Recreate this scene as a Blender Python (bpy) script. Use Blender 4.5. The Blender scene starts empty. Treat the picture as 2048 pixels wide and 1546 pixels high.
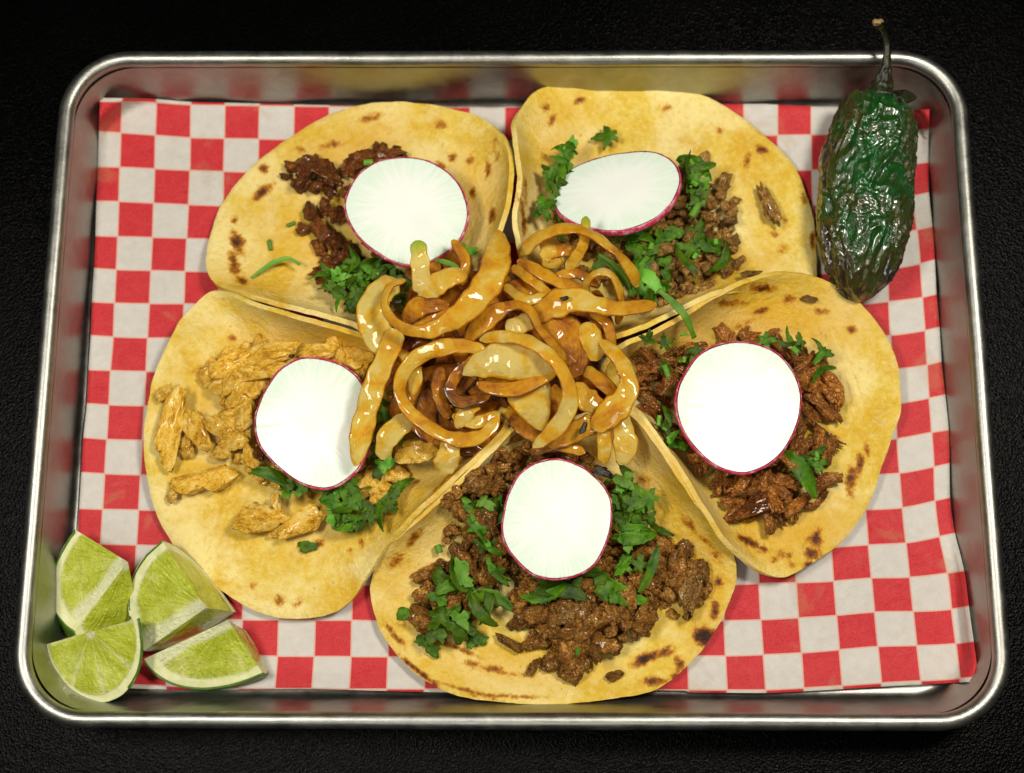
import bpy, math, random
import numpy as np
from mathutils import Vector, Matrix, noise
from mathutils.bvhtree import BVHTree

# ------------------------------------------------------------ camera, world, lamps
SC = bpy.context.scene
SC.unit_settings.system = 'METRIC'
SC.unit_settings.scale_length = 0.01          # one unit is one centimetre
CAM_LOC = Vector((0.4805, -10.7466, 47.3454))
CAM_ROT = Matrix.Rotation(0.2226, 3, 'X') @ Matrix.Rotation(0.0094, 3, 'Y') @ Matrix.Rotation(0.0005, 3, 'Z')
FOC = 1.3011
PW, PH = 2048.0, 1546.0
cd = bpy.data.cameras.new('camera')
cam = bpy.data.objects.new('camera', cd)
SC.collection.objects.link(cam)
cam.matrix_world = Matrix.Translation(CAM_LOC) @ CAM_ROT.to_4x4()
cd.sensor_width = 36.0
cd.lens = FOC * 36.0
cd.clip_start = 1.0
cd.clip_end = 1000.0
cd.dof.use_dof = True
cd.dof.focus_distance = 45.6
cd.dof.aperture_fstop = 0.07
SC.camera = cam
SC.render.resolution_x = 1024
SC.render.resolution_y = 773
SC.view_settings.view_transform = 'Standard'
SC.view_settings.look = 'None'
SC.view_settings.exposure = 0.0
SC.view_settings.gamma = 1.0

wd = bpy.data.worlds.new('World')
SC.world = wd
wd.use_nodes = True
wb = wd.node_tree.nodes['Background']
wb.inputs['Color'].default_value = (1.0, 0.93, 0.8, 1)
wb.inputs['Strength'].default_value = 0.025


def area(name, loc, target, size, size_y, power, color, spread=180):
    l = bpy.data.lights.new(name, 'AREA')
    l.shape = 'RECTANGLE'
    l.size = size
    l.size_y = size_y
    l.energy = power
    l.color = color
    l.spread = math.radians(spread)
    o = bpy.data.objects.new(name, l)
    SC.collection.objects.link(o)
    o.location = loc
    d = Vector(target) - Vector(loc)
    o.rotation_euler = d.to_track_quat('-Z', 'Y').to_euler()
    return o


area('key_lamp', (23, 9, 58), (2, -3, 0), 11, 11, 26500, (1.0, 0.925, 0.81))
area('overhead_lamp', (-27, -3, 58), (0, -3, 0), 18, 10, 21500, (1.0, 0.935, 0.83))
area('front_lamp', (-2, -44, 56), (0, -14, 0), 22, 8, 5500, (0.98, 0.97, 0.9))

# ------------------------------------------------------------ helpers


def ray(px, py):
    d = CAM_ROT @ Vector(((px - PW / 2) / (FOC * PW), -(py - PH / 2) / (FOC * PW), -1.0))
    return d


def P(px, py, z):
    d = ray(px, py)
    return CAM_LOC + d * ((z - CAM_LOC.z) / d.z)


def link(o, parent=None):
    SC.collection.objects.link(o)
    if parent is not None:
        o.parent = parent
        o.matrix_parent_inverse = parent.matrix_world.inverted()
    return o


def new_mesh(name, verts, faces, mats, fmat=None, uv=None, smooth=True, attrs=None):
    me = bpy.data.meshes.new(name)
    me.from_pydata([tuple(v) for v in verts], [], faces)
    if not isinstance(mats, (list, tuple)):
        mats = [mats]
    for m in mats:
        me.materials.append(m)
    if fmat is not None:
        me.polygons.foreach_set('material_index', fmat)
    me.polygons.foreach_set('use_smooth', [smooth] * len(me.polygons))
    if uv is not None:
        ul = me.uv_layers.new(name='UVMap')
        li = np.zeros(len(me.loops), dtype=np.int32)
        me.loops.foreach_get('vertex_index', li)
        arr = np.array(uv, dtype=np.float32)[li]
        ul.data.foreach_set('uv', arr.ravel())
    if attrs:
        for k, vals in attrs.items():
            a = me.attributes.new(k, 'FLOAT', 'POINT')
            a.data.foreach_set('value', np.array(vals, dtype=np.float32))
    me.update()
    return me


def mobj(name, verts, faces, mats, parent=None, origin=None, **kw):
    """one mesh object; world-space vertices, origin moved to the given point"""
    if origin is None:
        if parent is not None:
            origin = Vector((0, 0, 0))
        else:
            a = np.array([tuple(v) for v in verts])
            origin = Vector(((a[:, 0].min() + a[:, 0].max()) / 2, (a[:, 1].min() + a[:, 1].max()) / 2, a[:, 2].min()))
    base = Vector(origin)
    if parent is not None:
        base = parent.location.copy()
    vs = [(v[0] - base[0], v[1] - base[1], v[2] - base[2]) for v in verts]
    o = bpy.data.objects.new(name, new_mesh(name, vs, faces, mats, **kw))
    if parent is None:
        o.location = base
        SC.collection.objects.link(o)
    else:
        SC.collection.objects.link(o)
        o.parent = parent
    return o


def empty(name, loc):
    o = bpy.data.objects.new(name, None)
    o.empty_display_size = 0.5
    o.location = loc
    SC.collection.objects.link(o)
    return o


def tag(o, label, cat, group=None):
    o['label'] = label
    o['category'] = cat
    if group:
        o['group'] = group
    return o


def catmull(pts, n, closed=False):
    """resample control tuples of any dimension to n points at even arc length"""
    A = np.array(pts, dtype=float)
    m = len(A)
    out = []
    segs = m if closed else m - 1
    for i in range(segs):
        if closed:
            p0, p1, p2, p3 = A[(i - 1) % m], A[i], A[(i + 1) % m], A[(i + 2) % m]
        else:
            p0, p1, p2, p3 = A[max(i - 1, 0)], A[i], A[i + 1], A[min(i + 2, m - 1)]
        for t in np.linspace(0, 1, 24, endpoint=False):
            out.append(0.5 * ((2 * p1) + (-p0 + p2) * t + (2 * p0 - 5 * p1 + 4 * p2 - p3) * t * t
                              + (-p0 + 3 * p1 - 3 * p2 + p3) * t ** 3))
    out.append(A[0] if closed else A[-1])
    out = np.array(out)
    d = np.r_[0, np.cumsum(np.linalg.norm(np.diff(out[:, :2], axis=0), axis=1) + 1e-6)]
    s = np.linspace(0, d[-1], n + 1)[:-1] if closed else np.linspace(0, d[-1], n)
    return np.stack([np.interp(s, d, out[:, k]) for k in range(A.shape[1])], 1)


def grid_faces(nu, nv, wrap_u=False, wrap_v=False):
    """vertices indexed i*nv+j"""
    f = []
    for i in range(nu if wrap_u else nu - 1):
        a = i * nv
        b = ((i + 1) % nu) * nv
        for j in range(nv if wrap_v else nv - 1):
            k = (j + 1) % nv
            f.append((a + j, b + j, b + k, a + k))
    return f


def in_poly(x, y, poly):
    c = False
    n = len(poly)
    for i in range(n):
        x1, y1 = poly[i]
        x2, y2 = poly[(i + 1) % n]
        if (y1 > y) != (y2 > y) and x < (x2 - x1) * (y - y1) / (y2 - y1) + x1:
            c = not c
    return c


def edge_dist(x, y, poly):
    best = 1e9
    n = len(poly)
    for i in range(n):
        x1, y1 = poly[i]
        x2, y2 = poly[(i + 1) % n]
        dx, dy = x2 - x1, y2 - y1
        t = max(0, min(1, ((x - x1) * dx + (y - y1) * dy) / (dx * dx + dy * dy + 1e-9)))
        best = min(best, math.hypot(x - x1 - t * dx, y - y1 - t * dy))
    return best


# ------------------------------------------------------------ materials
class NT:
    def __init__(self, name):
        self.m = bpy.data.materials.new(name)
        self.m.use_nodes = True
        self.t = self.m.node_tree
        self.b = self.t.nodes['Principled BSDF']
        self._co = None

    def n(self, typ, **kw):
        nd = self.t.nodes.new(typ)
        for k, v in kw.items():
            setattr(nd, k, v)
        return nd

    def l(self, a, b):
        self.t.links.new(a, b)

    def co(self, kind='Object', scale=(1, 1, 1), rnd=False):
        tc = self.n('ShaderNodeTexCoord')
        out = tc.outputs[kind]
        if rnd:
            oi = self.n('ShaderNodeObjectInfo')
            mu = self.n('ShaderNodeMath', operation='MULTIPLY')
            mu.inputs[1].default_value = 37.0
            self.l(oi.outputs['Random'], mu.inputs[0])
            ad = self.n('ShaderNodeVectorMath', operation='ADD')
            self.l(out, ad.inputs[0])
            self.l(mu.outputs[0], ad.inputs[1])
            out = ad.outputs[0]
        mp = self.n('ShaderNodeMapping')
        mp.inputs['Scale'].default_value = scale
        self.l(out, mp.inputs[0])
        return mp.outputs[0]

    def noise(self, co, scale, detail=4, rough=0.55, dist=0.0):
        nd = self.n('ShaderNodeTexNoise')
        nd.inputs['Scale'].default_value = scale
        nd.inputs['Detail'].default_value = detail
        nd.inputs['Roughness'].default_value = rough
        nd.inputs['Distortion'].default_value = dist
        self.l(co, nd.inputs['Vector'])
        return nd.outputs['Fac']

    def voro(self, co, scale, feature='F1', rnd=1.0):
        nd = self.n('ShaderNodeTexVoronoi', feature=feature)
        nd.inputs['Scale'].default_value = scale
        nd.inputs['Randomness'].default_value = rnd
        self.l(co, nd.inputs['Vector'])
        return nd.outputs['Distance']

    def ramp(self, fac, stops, interp='LINEAR'):
        nd = self.n('ShaderNodeValToRGB')
        cr = nd.color_ramp
        cr.interpolation = interp
        while len(cr.elements) < len(stops):
            cr.elements.new(0.5)
        for e, (p, c) in zip(cr.elements, stops):
            e.position = p
            e.color = (*c, 1) if len(c) == 3 else c
        self.l(fac, nd.inputs['Fac'])
        return nd.outputs['Color']

    def mr(self, v, a, b, c=0.0, d=1.0):
        nd = self.n('ShaderNodeMapRange')
        for k, x in zip(('From Min', 'From Max', 'To Min', 'To Max'), (a, b, c, d)):
            nd.inputs[k].default_value = x
        self.l(v, nd.inputs['Value'])
        return nd.outputs['Result']

    def math(self, op, a, b=None):
        nd = self.n('ShaderNodeMath', operation=op)
        for i, x in enumerate((a, b)):
            if x is None:
                continue
            if isinstance(x, (int, float)):
                nd.inputs[i].default_value = x
            else:
                self.l(x, nd.inputs[i])
        return nd.outputs[0]

    def mix(self, fac, a, b, mode='MIX'):
        nd = self.n('ShaderNodeMix', data_type='RGBA', blend_type=mode)
        for s, x in ((0, fac), (6, a), (7, b)):
            if isinstance(x, (int, float)):
                nd.inputs[s].default_value = x
            elif isinstance(x, tuple):
                nd.inputs[s].default_value = (*x, 1) if len(x) == 3 else x
            else:
                self.l(x, nd.inputs[s])
        return nd.outputs[2]

    def attr(self, name, kind='GEOMETRY'):
        nd = self.n('ShaderNodeAttribute', attribute_name=name, attribute_type=kind)
        return nd.outputs['Fac']

    def bump(self, h, strength, dist, prev=None):
        nd = self.n('ShaderNodeBump')
        nd.inputs['Strength'].default_value = strength
        nd.inputs['Distance'].default_value = dist
        self.l(h, nd.inputs['Height'])
        if prev is not None:
            self.l(prev, nd.inputs['Normal'])
        return nd.outputs['Normal']

    def set(self, **kw):
        for k, v in kw.items():
            inp = self.b.inputs[k.replace('_', ' ')]
            if isinstance(v, (int, float)):
                inp.default_value = v
            elif isinstance(v, tuple):
                inp.default_value = (*v, 1) if (len(v) == 3 and inp.type == 'RGBA') else v
            else:
                self.l(v, inp)
        return self.m


def mat_table():
    m = NT('black_leatherette')
    co = m.co()
    v = m.voro(co, 11.0, 'F1')
    v2 = m.voro(co, 24.0, 'F1')
    big = m.noise(co, 0.25, 3)
    h = m.math('ADD', m.math('MULTIPLY', v, 1.0), m.math('MULTIPLY', v2, 0.5))
    nb = m.bump(h, 0.8, 0.018)
    col = m.ramp(m.noise(co, 40, 2), [(0.35, (0.0003, 0.0003, 0.0003)), (0.7, (0.0008, 0.0009, 0.0008))])
    rg = m.mr(big, 0.3, 0.7, 0.24, 0.32)
    return m.set(Base_Color=col, Roughness=rg, Normal=nb, Specular_IOR_Level=0.06)


def mat_aluminium():
    m = NT('worn_aluminium')
    co = m.co()
    st = m.co(scale=(0.25, 6, 6))
    st2 = m.co(scale=(6, 0.25, 6))
    s1 = m.noise(st, 5, 5, 0.7)
    s2 = m.noise(st2, 5, 5, 0.7)
    blot = m.noise(co, 1.1, 5, 0.65, 0.6)
    fine = m.noise(co, 14, 4, 0.7)
    col = m.ramp(blot, [(0.3, (0.31, 0.315, 0.285)), (0.55, (0.39, 0.395, 0.36)), (0.75, (0.47, 0.475, 0.44))])
    pit = m.mr(m.voro(co, 7.0), 0.0, 0.12, 0.55, 1.0)
    col = m.mix(1.0, col, m.ramp(pit, [(0, (0.45, 0.45, 0.43)), (1, (1, 1, 1))]), 'MULTIPLY')
    rg = m.math('ADD', m.mr(blot, 0.3, 0.7, 0.33, 0.46), m.mr(s1, 0.3, 0.7, -0.08, 0.08))
    h = m.math('ADD', m.math('ADD', s1, s2), m.math('MULTIPLY', m.noise(co, 2.2, 3), 1.5))
    nb = m.bump(h, 0.16, 0.03)
    return m.set(Base_Color=col, Metallic=1.0, Roughness=rg, Normal=nb)


def mat_paper():
    m = NT('checkered_wax_paper')
    tc = m.n('ShaderNodeTexCoord')
    sp = m.n('ShaderNodeSeparateXYZ')
    m.l(tc.outputs['UV'], sp.inputs[0])
    u = m.math('MULTIPLY', sp.outputs[0], 26.0)
    v = m.math('MULTIPLY', sp.outputs[1], 26.0)
    fu = m.math('FLOOR', u)
    fv = m.math('FLOOR', v)
    par = m.math('MODULO', m.math('ADD', m.math('ADD', fu, fv), 20.0), 2.0)     # 0 is a red cell
    isw = m.math('GREATER_THAN', par, 0.5)
    co = m.co()
    fib = m.noise(co, 2.2, 6, 0.7)
    fine = m.noise(co, 22, 3, 0.6)
    red = m.ramp(fib, [(0.3, (0.50, 0.010, 0.022)), (0.7, (0.58, 0.022, 0.032))])
    white = m.ramp(fib, [(0.3, (0.55, 0.52, 0.48)), (0.7, (0.63, 0.61, 0.57))])
    col = m.mix(isw, red, white)
    # pale line where the ink stops short of the next check
    du = m.math('ABSOLUTE', m.math('SUBTRACT', u, m.math('ROUND', u)))
    dv = m.math('ABSOLUTE', m.math('SUBTRACT', v, m.math('ROUND', v)))
    dm = m.math('MINIMUM', du, dv)
    ln = m.math('MULTIPLY', m.math('LESS_THAN', dm, 0.024), 0.75)
    col = m.mix(ln, col, (0.68, 0.40, 0.32))
    col = m.mix(m.mr(fine, 0.35, 0.65, 0.0, 0.12), col, (0.4, 0.36, 0.3))
    h = m.math('ADD', m.math('MULTIPLY', fib, 1.0), m.math('MULTIPLY', fine, 0.15))
    nb = m.bump(m.noise(co, 0.8, 4, 0.6, 1.2), 0.35, 0.25)
    nb = m.bump(h, 0.25, 0.05, nb)
    gr = m.noise(co, 0.55, 4, 0.6, 0.5)
    col = m.mix(m.mr(gr, 0.58, 0.66, 0.0, 0.22), col, (0.40, 0.27, 0.12))
    return m.set(Base_Color=col, Roughness=0.5, Normal=nb, Specular_IOR_Level=0.12)


def mat_tortilla():
    m = NT('griddled_corn_tortilla')
    co = m.co(rnd=True)
    big = m.noise(co, 0.5, 6, 0.62, 0.9)
    mid = m.noise(co, 2.0, 6, 0.68, 0.6)
    fine = m.noise(co, 9, 4, 0.65)
    speck = m.voro(co, 1.9)
    col = m.ramp(m.math('ADD', m.math('MULTIPLY', big, 0.65), m.math('MULTIPLY', mid, 0.35)),
                 [(0.38, (0.68, 0.42, 0.022)), (0.46, (0.73, 0.50, 0.045)), (0.54, (0.77, 0.58, 0.095)),
                  (0.64, (0.83, 0.70, 0.25))])
    por = m.noise(co, 5.5, 5, 0.7, 0.3)
    col = m.mix(m.mr(por, 0.50, 0.66, 0.0, 0.45), col, (0.88, 0.76, 0.36))
    col = m.mix(m.mr(m.noise(co, 0.33, 4, 0.6, 0.5), 0.44, 0.58, 0.0, 0.8), col, (0.90, 0.77, 0.33))
    tst = m.math('MULTIPLY', m.mr(m.noise(co, 1.1, 6, 0.7, 1.0), 0.56, 0.70, 0.0, 1.0), m.mr(m.noise(co, 5, 4, 0.7), 0.4, 0.6, 0.2, 1.0))
    col = m.mix(m.math('MULTIPLY', tst, 0.45), col, (0.62, 0.31, 0.018))
    col = m.mix(m.mr(por, 0.30, 0.46, 0.40, 0.0), col, (0.56, 0.30, 0.02))
    # oily golden zones
    oil = m.attr('oil')
    col = m.mix(m.math('MULTIPLY', oil, 0.9), col, (0.68, 0.36, 0.010))
    # small toasted freckles
    fr = m.math('MULTIPLY', m.mr(speck, 0.02, 0.16, 1.0, 0.0), m.mr(mid, 0.5, 0.64, 0.0, 1.0))
    col = m.mix(m.math('MULTIPLY', fr, 0.7), col, (0.36, 0.15, 0.015))
    ch = m.attr('char')
    brk = m.noise(co, 3.4, 6, 0.72, 0.3)
    chn = m.mr(m.math('ADD', ch, m.mr(brk, 0.25, 0.75, -0.42, 0.42)), 0.10, 1.05, 0.0, 1.0)
    chn = m.math('MULTIPLY', chn, m.mr(ch, 0.03, 0.2, 0.0, 1.0))
    cc = m.ramp(chn, [(0.0, (0.68, 0.42, 0.035)), (0.28, (0.56, 0.26, 0.014)), (0.5, (0.32, 0.11, 0.008)), (0.72, (0.10, 0.030, 0.005)), (1.0, (0.03, 0.010, 0.004))])
    col = m.mix(m.mr(chn, 0.0, 0.35, 0.0, 1.0), col, cc)
    dot = m.math('MULTIPLY', m.mr(m.voro(co, 1.35), 0.020, 0.034, 1.0, 0.0), m.mr(big, 0.44, 0.5, 0.0, 1.0))
    col = m.mix(m.math('MULTIPLY', dot, 0.9), col, (0.03, 0.015, 0.006))
    h = m.math('ADD', m.math('MULTIPLY', mid, 1.0), m.math('MULTIPLY', por, 0.6))
    h = m.math('ADD', h, m.math('MULTIPLY', fine, 0.3))
    nb = m.bump(h, 0.75, 0.12)
    nb = m.bump(m.noise(co, 26, 3, 0.6), 0.25, 0.02, nb)
    rg = m.math('ADD', m.mr(oil, 0.0, 1.0, 0.46, 0.24), m.mr(por, 0.3, 0.7, -0.08, 0.1))
    return m.set(Base_Color=col, Roughness=rg, Normal=nb, Specular_IOR_Level=0.28,
                 Subsurface_Weight=0.12, Subsurface_Radius=(0.4, 0.25, 0.08), Subsurface_Scale=0.3)


def mat_meat(name, dark, midc, light, rough=0.42, spec=0.5, s=2.2, crk=0.8, vlo=0.65, vhi=1.4):
    m = NT(name)
    co = m.co(rnd=True)
    a = m.noise(co, s, 6, 0.7, 0.6)
    f = m.noise(co, 13, 4, 0.7)
    v = m.voro(co, 5.5, 'DISTANCE_TO_EDGE')
    a = m.math('ADD', m.math('MULTIPLY', a, 0.7), m.math('MULTIPLY', f, 0.3))
    col = m.ramp(a, [(0.36, dark), (0.50, midc), (0.64, light)])
    oi = m.n('ShaderNodeObjectInfo')
    hs = m.n('ShaderNodeHueSaturation')
    m.l(m.mr(oi.outputs['Random'], 0, 1, vlo, vhi), hs.inputs['Value'])
    m.l(col, hs.inputs['Color'])
    h = m.math('ADD', m.math('MULTIPLY', m.mr(v, 0.0, 0.12), crk), m.math('MULTIPLY', f, 1.0))
    nb = m.bump(h, 0.9, 0.09)
    rg = m.mr(f, 0.3, 0.7, rough - 0.14, rough + 0.16)
    return m.set(Base_Color=hs.outputs[0], Roughness=rg, Normal=nb, Specular_IOR_Level=spec * 0.5, Coat_Weight=0.28, Coat_Roughness=0.08)


def mat_leaf(name, dark, light):
    m = NT(name)
    co = m.co(rnd=True)
    a = m.noise(co, 1.6, 4, 0.6)
    col = m.ramp(a, [(0.3, dark), (0.7, light)])
    oi = m.n('ShaderNodeObjectInfo')
    hs = m.n('ShaderNodeHueSaturation')
    m.l(m.mr(oi.outputs['Random'], 0, 1, 0.55, 1.5), hs.inputs['Value'])
    m.l(m.mr(oi.outputs['Random'], 0, 1, 0.485, 0.515), hs.inputs['Hue'])
    m.l(col, hs.inputs['Color'])
    nb = m.bump(m.noise(co, 7, 4, 0.6), 0.5, 0.05)
    m.set(Base_Color=hs.outputs[0], Roughness=0.36, Normal=nb, Specular_IOR_Level=0.25)
    tr = m.n('ShaderNodeBsdfTranslucent')
    m.l(hs.outputs[0], tr.inputs['Color'])
    mx = m.n('ShaderNodeMixShader')
    mx.inputs[0].default_value = 0.22
    m.l(m.b.outputs[0], mx.inputs[1])
    m.l(tr.outputs[0], mx.inputs[2])
    m.l(mx.outputs[0], m.t.nodes['Material Output'].inputs['Surface'])
    return m.m


def mat_onion():
    m = NT('griddled_onion')
    co = m.co(rnd=True)
    tc = m.n('ShaderNodeTexCoord')
    sp = m.n('ShaderNodeSeparateXYZ')
    m.l(tc.outputs['UV'], sp.inputs[0])
    brown = m.attr('brown', 'OBJECT')
    edge = m.math('ABSOLUTE', m.math('SUBTRACT', sp.outputs[1], 0.5))      # 0 middle .. 0.5 edge
    big = m.noise(co, 0.9, 5, 0.65, 0.8)
    mid = m.noise(co, 3.2, 5, 0.7, 0.4)
    t = m.math('ADD', brown, m.mr(edge, 0.34, 0.5, -0.10, 0.34))
    t = m.math('ADD', t, m.mr(big, 0.28, 0.72, -0.36, 0.36))
    t = m.math('ADD', t, m.mr(mid, 0.3, 0.7, -0.10, 0.10))
    col = m.ramp(t, [(0.0, (0.94, 0.80, 0.25)), (0.13, (0.93, 0.68, 0.075)), (0.30, (0.90, 0.50, 0.006)),
                     (0.54, (0.66, 0.25, 0.002)), (0.76, (0.34, 0.090, 0.002)), (1.0, (0.07, 0.015, 0.002))])
    gm = m.attr('green')
    col = m.mix(gm, col, (0.35, 0.62, 0.02))
    sc_ = m.math('MULTIPLY', m.mr(m.voro(co, 3.4), 0.03, 0.10, 1.0, 0.0), m.mr(mid, 0.5, 0.58, 0.0, 1.0))
    col = m.mix(m.math('MULTIPLY', sc_, 0.85), col, (0.07, 0.025, 0.008))
    uvm = m.n('ShaderNodeMapping')
    uvm.inputs['Scale'].default_value = (1.2, 22, 1)
    m.l(tc.outputs['UV'], uvm.inputs[0])
    fib = m.noise(uvm.outputs[0], 1.0, 3, 0.6)
    col = m.mix(m.mr(fib, 0.50, 0.72, 0.0, 0.35), col, (0.80, 0.66, 0.28))
    nb = m.bump(fib, 0.4, 0.06)
    nb = m.bump(m.noise(co, 7, 5, 0.72), 0.9, 0.075, nb)
    rg = m.mr(mid, 0.3, 0.7, 0.14, 0.32)
    m.set(Base_Color=col, Roughness=rg, Normal=nb, Specular_IOR_Level=0.35, Coat_Weight=0.8, Coat_Roughness=0.035)
    trl = m.n('ShaderNodeBsdfTranslucent')
    m.l(col, trl.inputs['Color'])
    m1 = m.n('ShaderNodeMixShader')
    m1.inputs[0].default_value = 0.28
    m.l(m.b.outputs[0], m1.inputs[1])
    m.l(trl.outputs[0], m1.inputs[2])
    trp = m.n('ShaderNodeBsdfTransparent')
    m.l(m.mix(0.4, col, (1.0, 0.80, 0.40)), trp.inputs['Color'])
    m2 = m.n('ShaderNodeMixShader')
    thin = m.math('MULTIPLY', m.mr(edge, 0.25, 0.5, 0.30, 0.03), m.mr(t, 0.1, 0.8, 1.0, 0.35))
    m.l(thin, m2.inputs[0])
    m.l(m1.outputs[0], m2.inputs[1])
    m.l(trp.outputs[0], m2.inputs[2])
    m.l(m2.outputs[0], m.t.nodes['Material Output'].inputs['Surface'])
    return m.m


def mat_simple(name, stops, scale=2.0, rough=0.5, bump=0.3, bscale=10, bdist=0.03, rnd=False, **kw):
    m = NT(name)
    co = m.co(rnd=rnd)
    col = m.ramp(m.noise(co, scale, 5, 0.65, 0.4), stops)
    nb = m.bump(m.noise(co, bscale, 4, 0.65), bump, bdist)
    return m.set(Base_Color=col, Roughness=rough, Normal=nb, **kw)


def mat_radish():
    m = NT('radish_flesh')
    tc = m.n('ShaderNodeTexCoord')
    mp = m.n('ShaderNodeMapping')
    mp.inputs['Scale'].default_value = (90, 2.2, 1)
    m.l(tc.outputs['UV'], mp.inputs[0])
    st = m.noise(mp.outputs[0], 1.0, 3, 0.6)
    sp = m.n('ShaderNodeSeparateXYZ')
    m.l(tc.outputs['UV'], sp.inputs[0])
    r = sp.outputs[1]
    co = m.co()
    cloud = m.noise(co, 0.9, 3)
    g = m.math('MULTIPLY', m.mr(st, 0.42, 0.62, 0.0, 1.0), m.mr(r, 0.35, 0.95, 0.0, 1.0))
    col = m.mix(m.math('MULTIPLY', g, 0.75), (0.86, 0.90, 0.86), (0.60, 0.80, 0.62))
    col = m.mix(m.mr(r, 0.55, 0.95, 0.0, 0.5), col, (0.66, 0.82, 0.68))
    col = m.mix(m.math('MULTIPLY', m.mr(cloud, 0.4, 0.7, 0.0, 1.0), 0.25), col, (0.78, 0.90, 0.76))
    pk = m.math('ADD', r, m.mr(st, 0.3, 0.7, -0.03, 0.03))
    col = m.mix(m.mr(pk, 0.955, 1.0, 0.0, 0.8), col, (0.70, 0.16, 0.24))
    nb = m.bump(st, 0.25, 0.03)
    return m.set(Base_Color=col, Roughness=0.28, Normal=nb, Specular_IOR_Level=0.4,
                 Subsurface_Weight=0.10, Subsurface_Radius=(0.5, 0.5, 0.4), Subsurface_Scale=0.3)


def mat_pulp():
    m = NT('lime_pulp')
    tc = m.n('ShaderNodeTexCoord')
    mp = m.n('ShaderNodeMapping')
    mp.inputs['Scale'].default_value = (11, 3.0, 1)
    m.l(tc.outputs['UV'], mp.inputs[0])
    v = m.n('ShaderNodeTexVoronoi', feature='F1')
    v.inputs['Scale'].default_value = 1.0
    m.l(mp.outputs[0], v.inputs['Vector'])
    n1 = m.noise(mp.outputs[0], 0.8, 4, 0.6)
    co = m.co()
    cl = m.noise(co, 0.9, 4, 0.6, 0.7)
    col = m.ramp(m.math('ADD', m.math('MULTIPLY', cl, 0.72), m.math('MULTIPLY', n1, 0.28)),
                 [(0.36, (0.40, 0.47, 0.014)), (0.50, (0.52, 0.58, 0.045)), (0.64, (0.68, 0.72, 0.17))])
    mem = m.attr('mem')
    col = m.mix(m.math('MULTIPLY', mem, 0.75), col, (0.78, 0.82, 0.46))
    col = m.mix(m.attr('pith'), col, (0.80, 0.82, 0.48))
    nb = m.bump(m.math('ADD', v.outputs['Distance'], n1), 0.6, 0.07)
    nb = m.bump(m.noise(co, 5.5, 4, 0.65, 0.8), 0.9, 0.11, nb)
    return m.set(Base_Color=col, Roughness=0.20, Normal=nb, Specular_IOR_Level=0.5, Coat_Weight=0.9, Coat_Roughness=0.05,
                 Subsurface_Weight=0.3, Subsurface_Radius=(0.4, 0.5, 0.1), Subsurface_Scale=0.35)


def mat_pepper():
    m = NT('blistered_green_chili')
    co = m.co()
    st = m.co(scale=(1.6, 0.7, 1.6))
    a = m.noise(st, 1.1, 6, 0.7, 1.2)
    b = m.noise(co, 0.42, 3, 0.5)
    f = m.noise(st, 6.5, 5, 0.7, 0.8)
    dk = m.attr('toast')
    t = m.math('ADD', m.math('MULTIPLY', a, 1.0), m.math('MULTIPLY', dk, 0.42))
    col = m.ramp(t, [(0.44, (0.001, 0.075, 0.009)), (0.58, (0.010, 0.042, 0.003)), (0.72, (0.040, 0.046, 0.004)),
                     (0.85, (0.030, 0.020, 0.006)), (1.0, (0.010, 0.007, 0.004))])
    li = m.mr(f, 0.58, 0.72, 0.0, 0.55)
    col = m.mix(li, col, (0.07, 0.15, 0.008))
    h = m.math('ADD', m.math('MULTIPLY', f, 0.8), m.math('MULTIPLY', m.noise(co, 16, 3, 0.6, 0.5), 0.25))
    nb = m.bump(h, 0.40, 0.13)
    return m.set(Base_Color=col, Roughness=0.20, Normal=nb, Specular_IOR_Level=0.6, Coat_Weight=1.0, Coat_Roughness=0.04)


M_TABLE = mat_table()
M_ALU = mat_aluminium()
M_PAPER = mat_paper()
M_TORT = mat_tortilla()
M_BEEF = mat_meat('chopped_grilled_beef', (0.09, 0.028, 0.004), (0.36, 0.145, 0.020), (0.76, 0.42, 0.090), 0.42)
M_GRAY = mat_meat('pale_grilled_beef', (0.11, 0.042, 0.008), (0.38, 0.185, 0.038), (0.74, 0.46, 0.13), 0.42)
M_RED = mat_meat('dark_seared_beef', (0.045, 0.012, 0.004), (0.20, 0.055, 0.009), (0.48, 0.17, 0.025), 0.30, 0.6)
M_SHRED = mat_meat('shredded_beef', (0.10, 0.028, 0.005), (0.36, 0.125, 0.020), (0.72, 0.31, 0.055), 0.34, 0.55)
M_CHICK = mat_meat('grilled_chicken', (0.34, 0.11, 0.005), (0.88, 0.51, 0.045), (1.0, 0.80, 0.30), 0.36, 0.30, 2.0, 0.15, 0.92, 1.15)
M_LEAF = mat_leaf('cilantro_leaf', (0.020, 0.078, 0.003), (0.120, 0.25, 0.008))
M_STEM = mat_leaf('cilantro_stem', (0.08, 0.24, 0.012), (0.20, 0.42, 0.05))
M_ONION = mat_onion()
M_RAD = mat_radish()
M_RSKIN = mat_simple('radish_skin', [(0.36, (0.50, 0.008, 0.05)), (0.52, (0.62, 0.05, 0.14)), (0.64, (0.80, 0.38, 0.45))], 4.0, 0.35,
                     Specular_IOR_Level=0.5)
M_PULP = mat_pulp()
M_PITH = mat_simple('lime_pith', [(0.3, (0.68, 0.72, 0.30)), (0.7, (0.84, 0.84, 0.54))], 3.0, 0.4, 0.4, 12, 0.03,
                    Subsurface_Weight=0.15, Subsurface_Radius=(0.4, 0.4, 0.2), Subsurface_Scale=0.3)
M_RIND = mat_simple('lime_rind', [(0.3, (0.035, 0.10, 0.006)), (0.7, (0.11, 0.22, 0.015))], 1.6, 0.32, 0.7, 9, 0.05)
M_PEP = mat_pepper()
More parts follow.
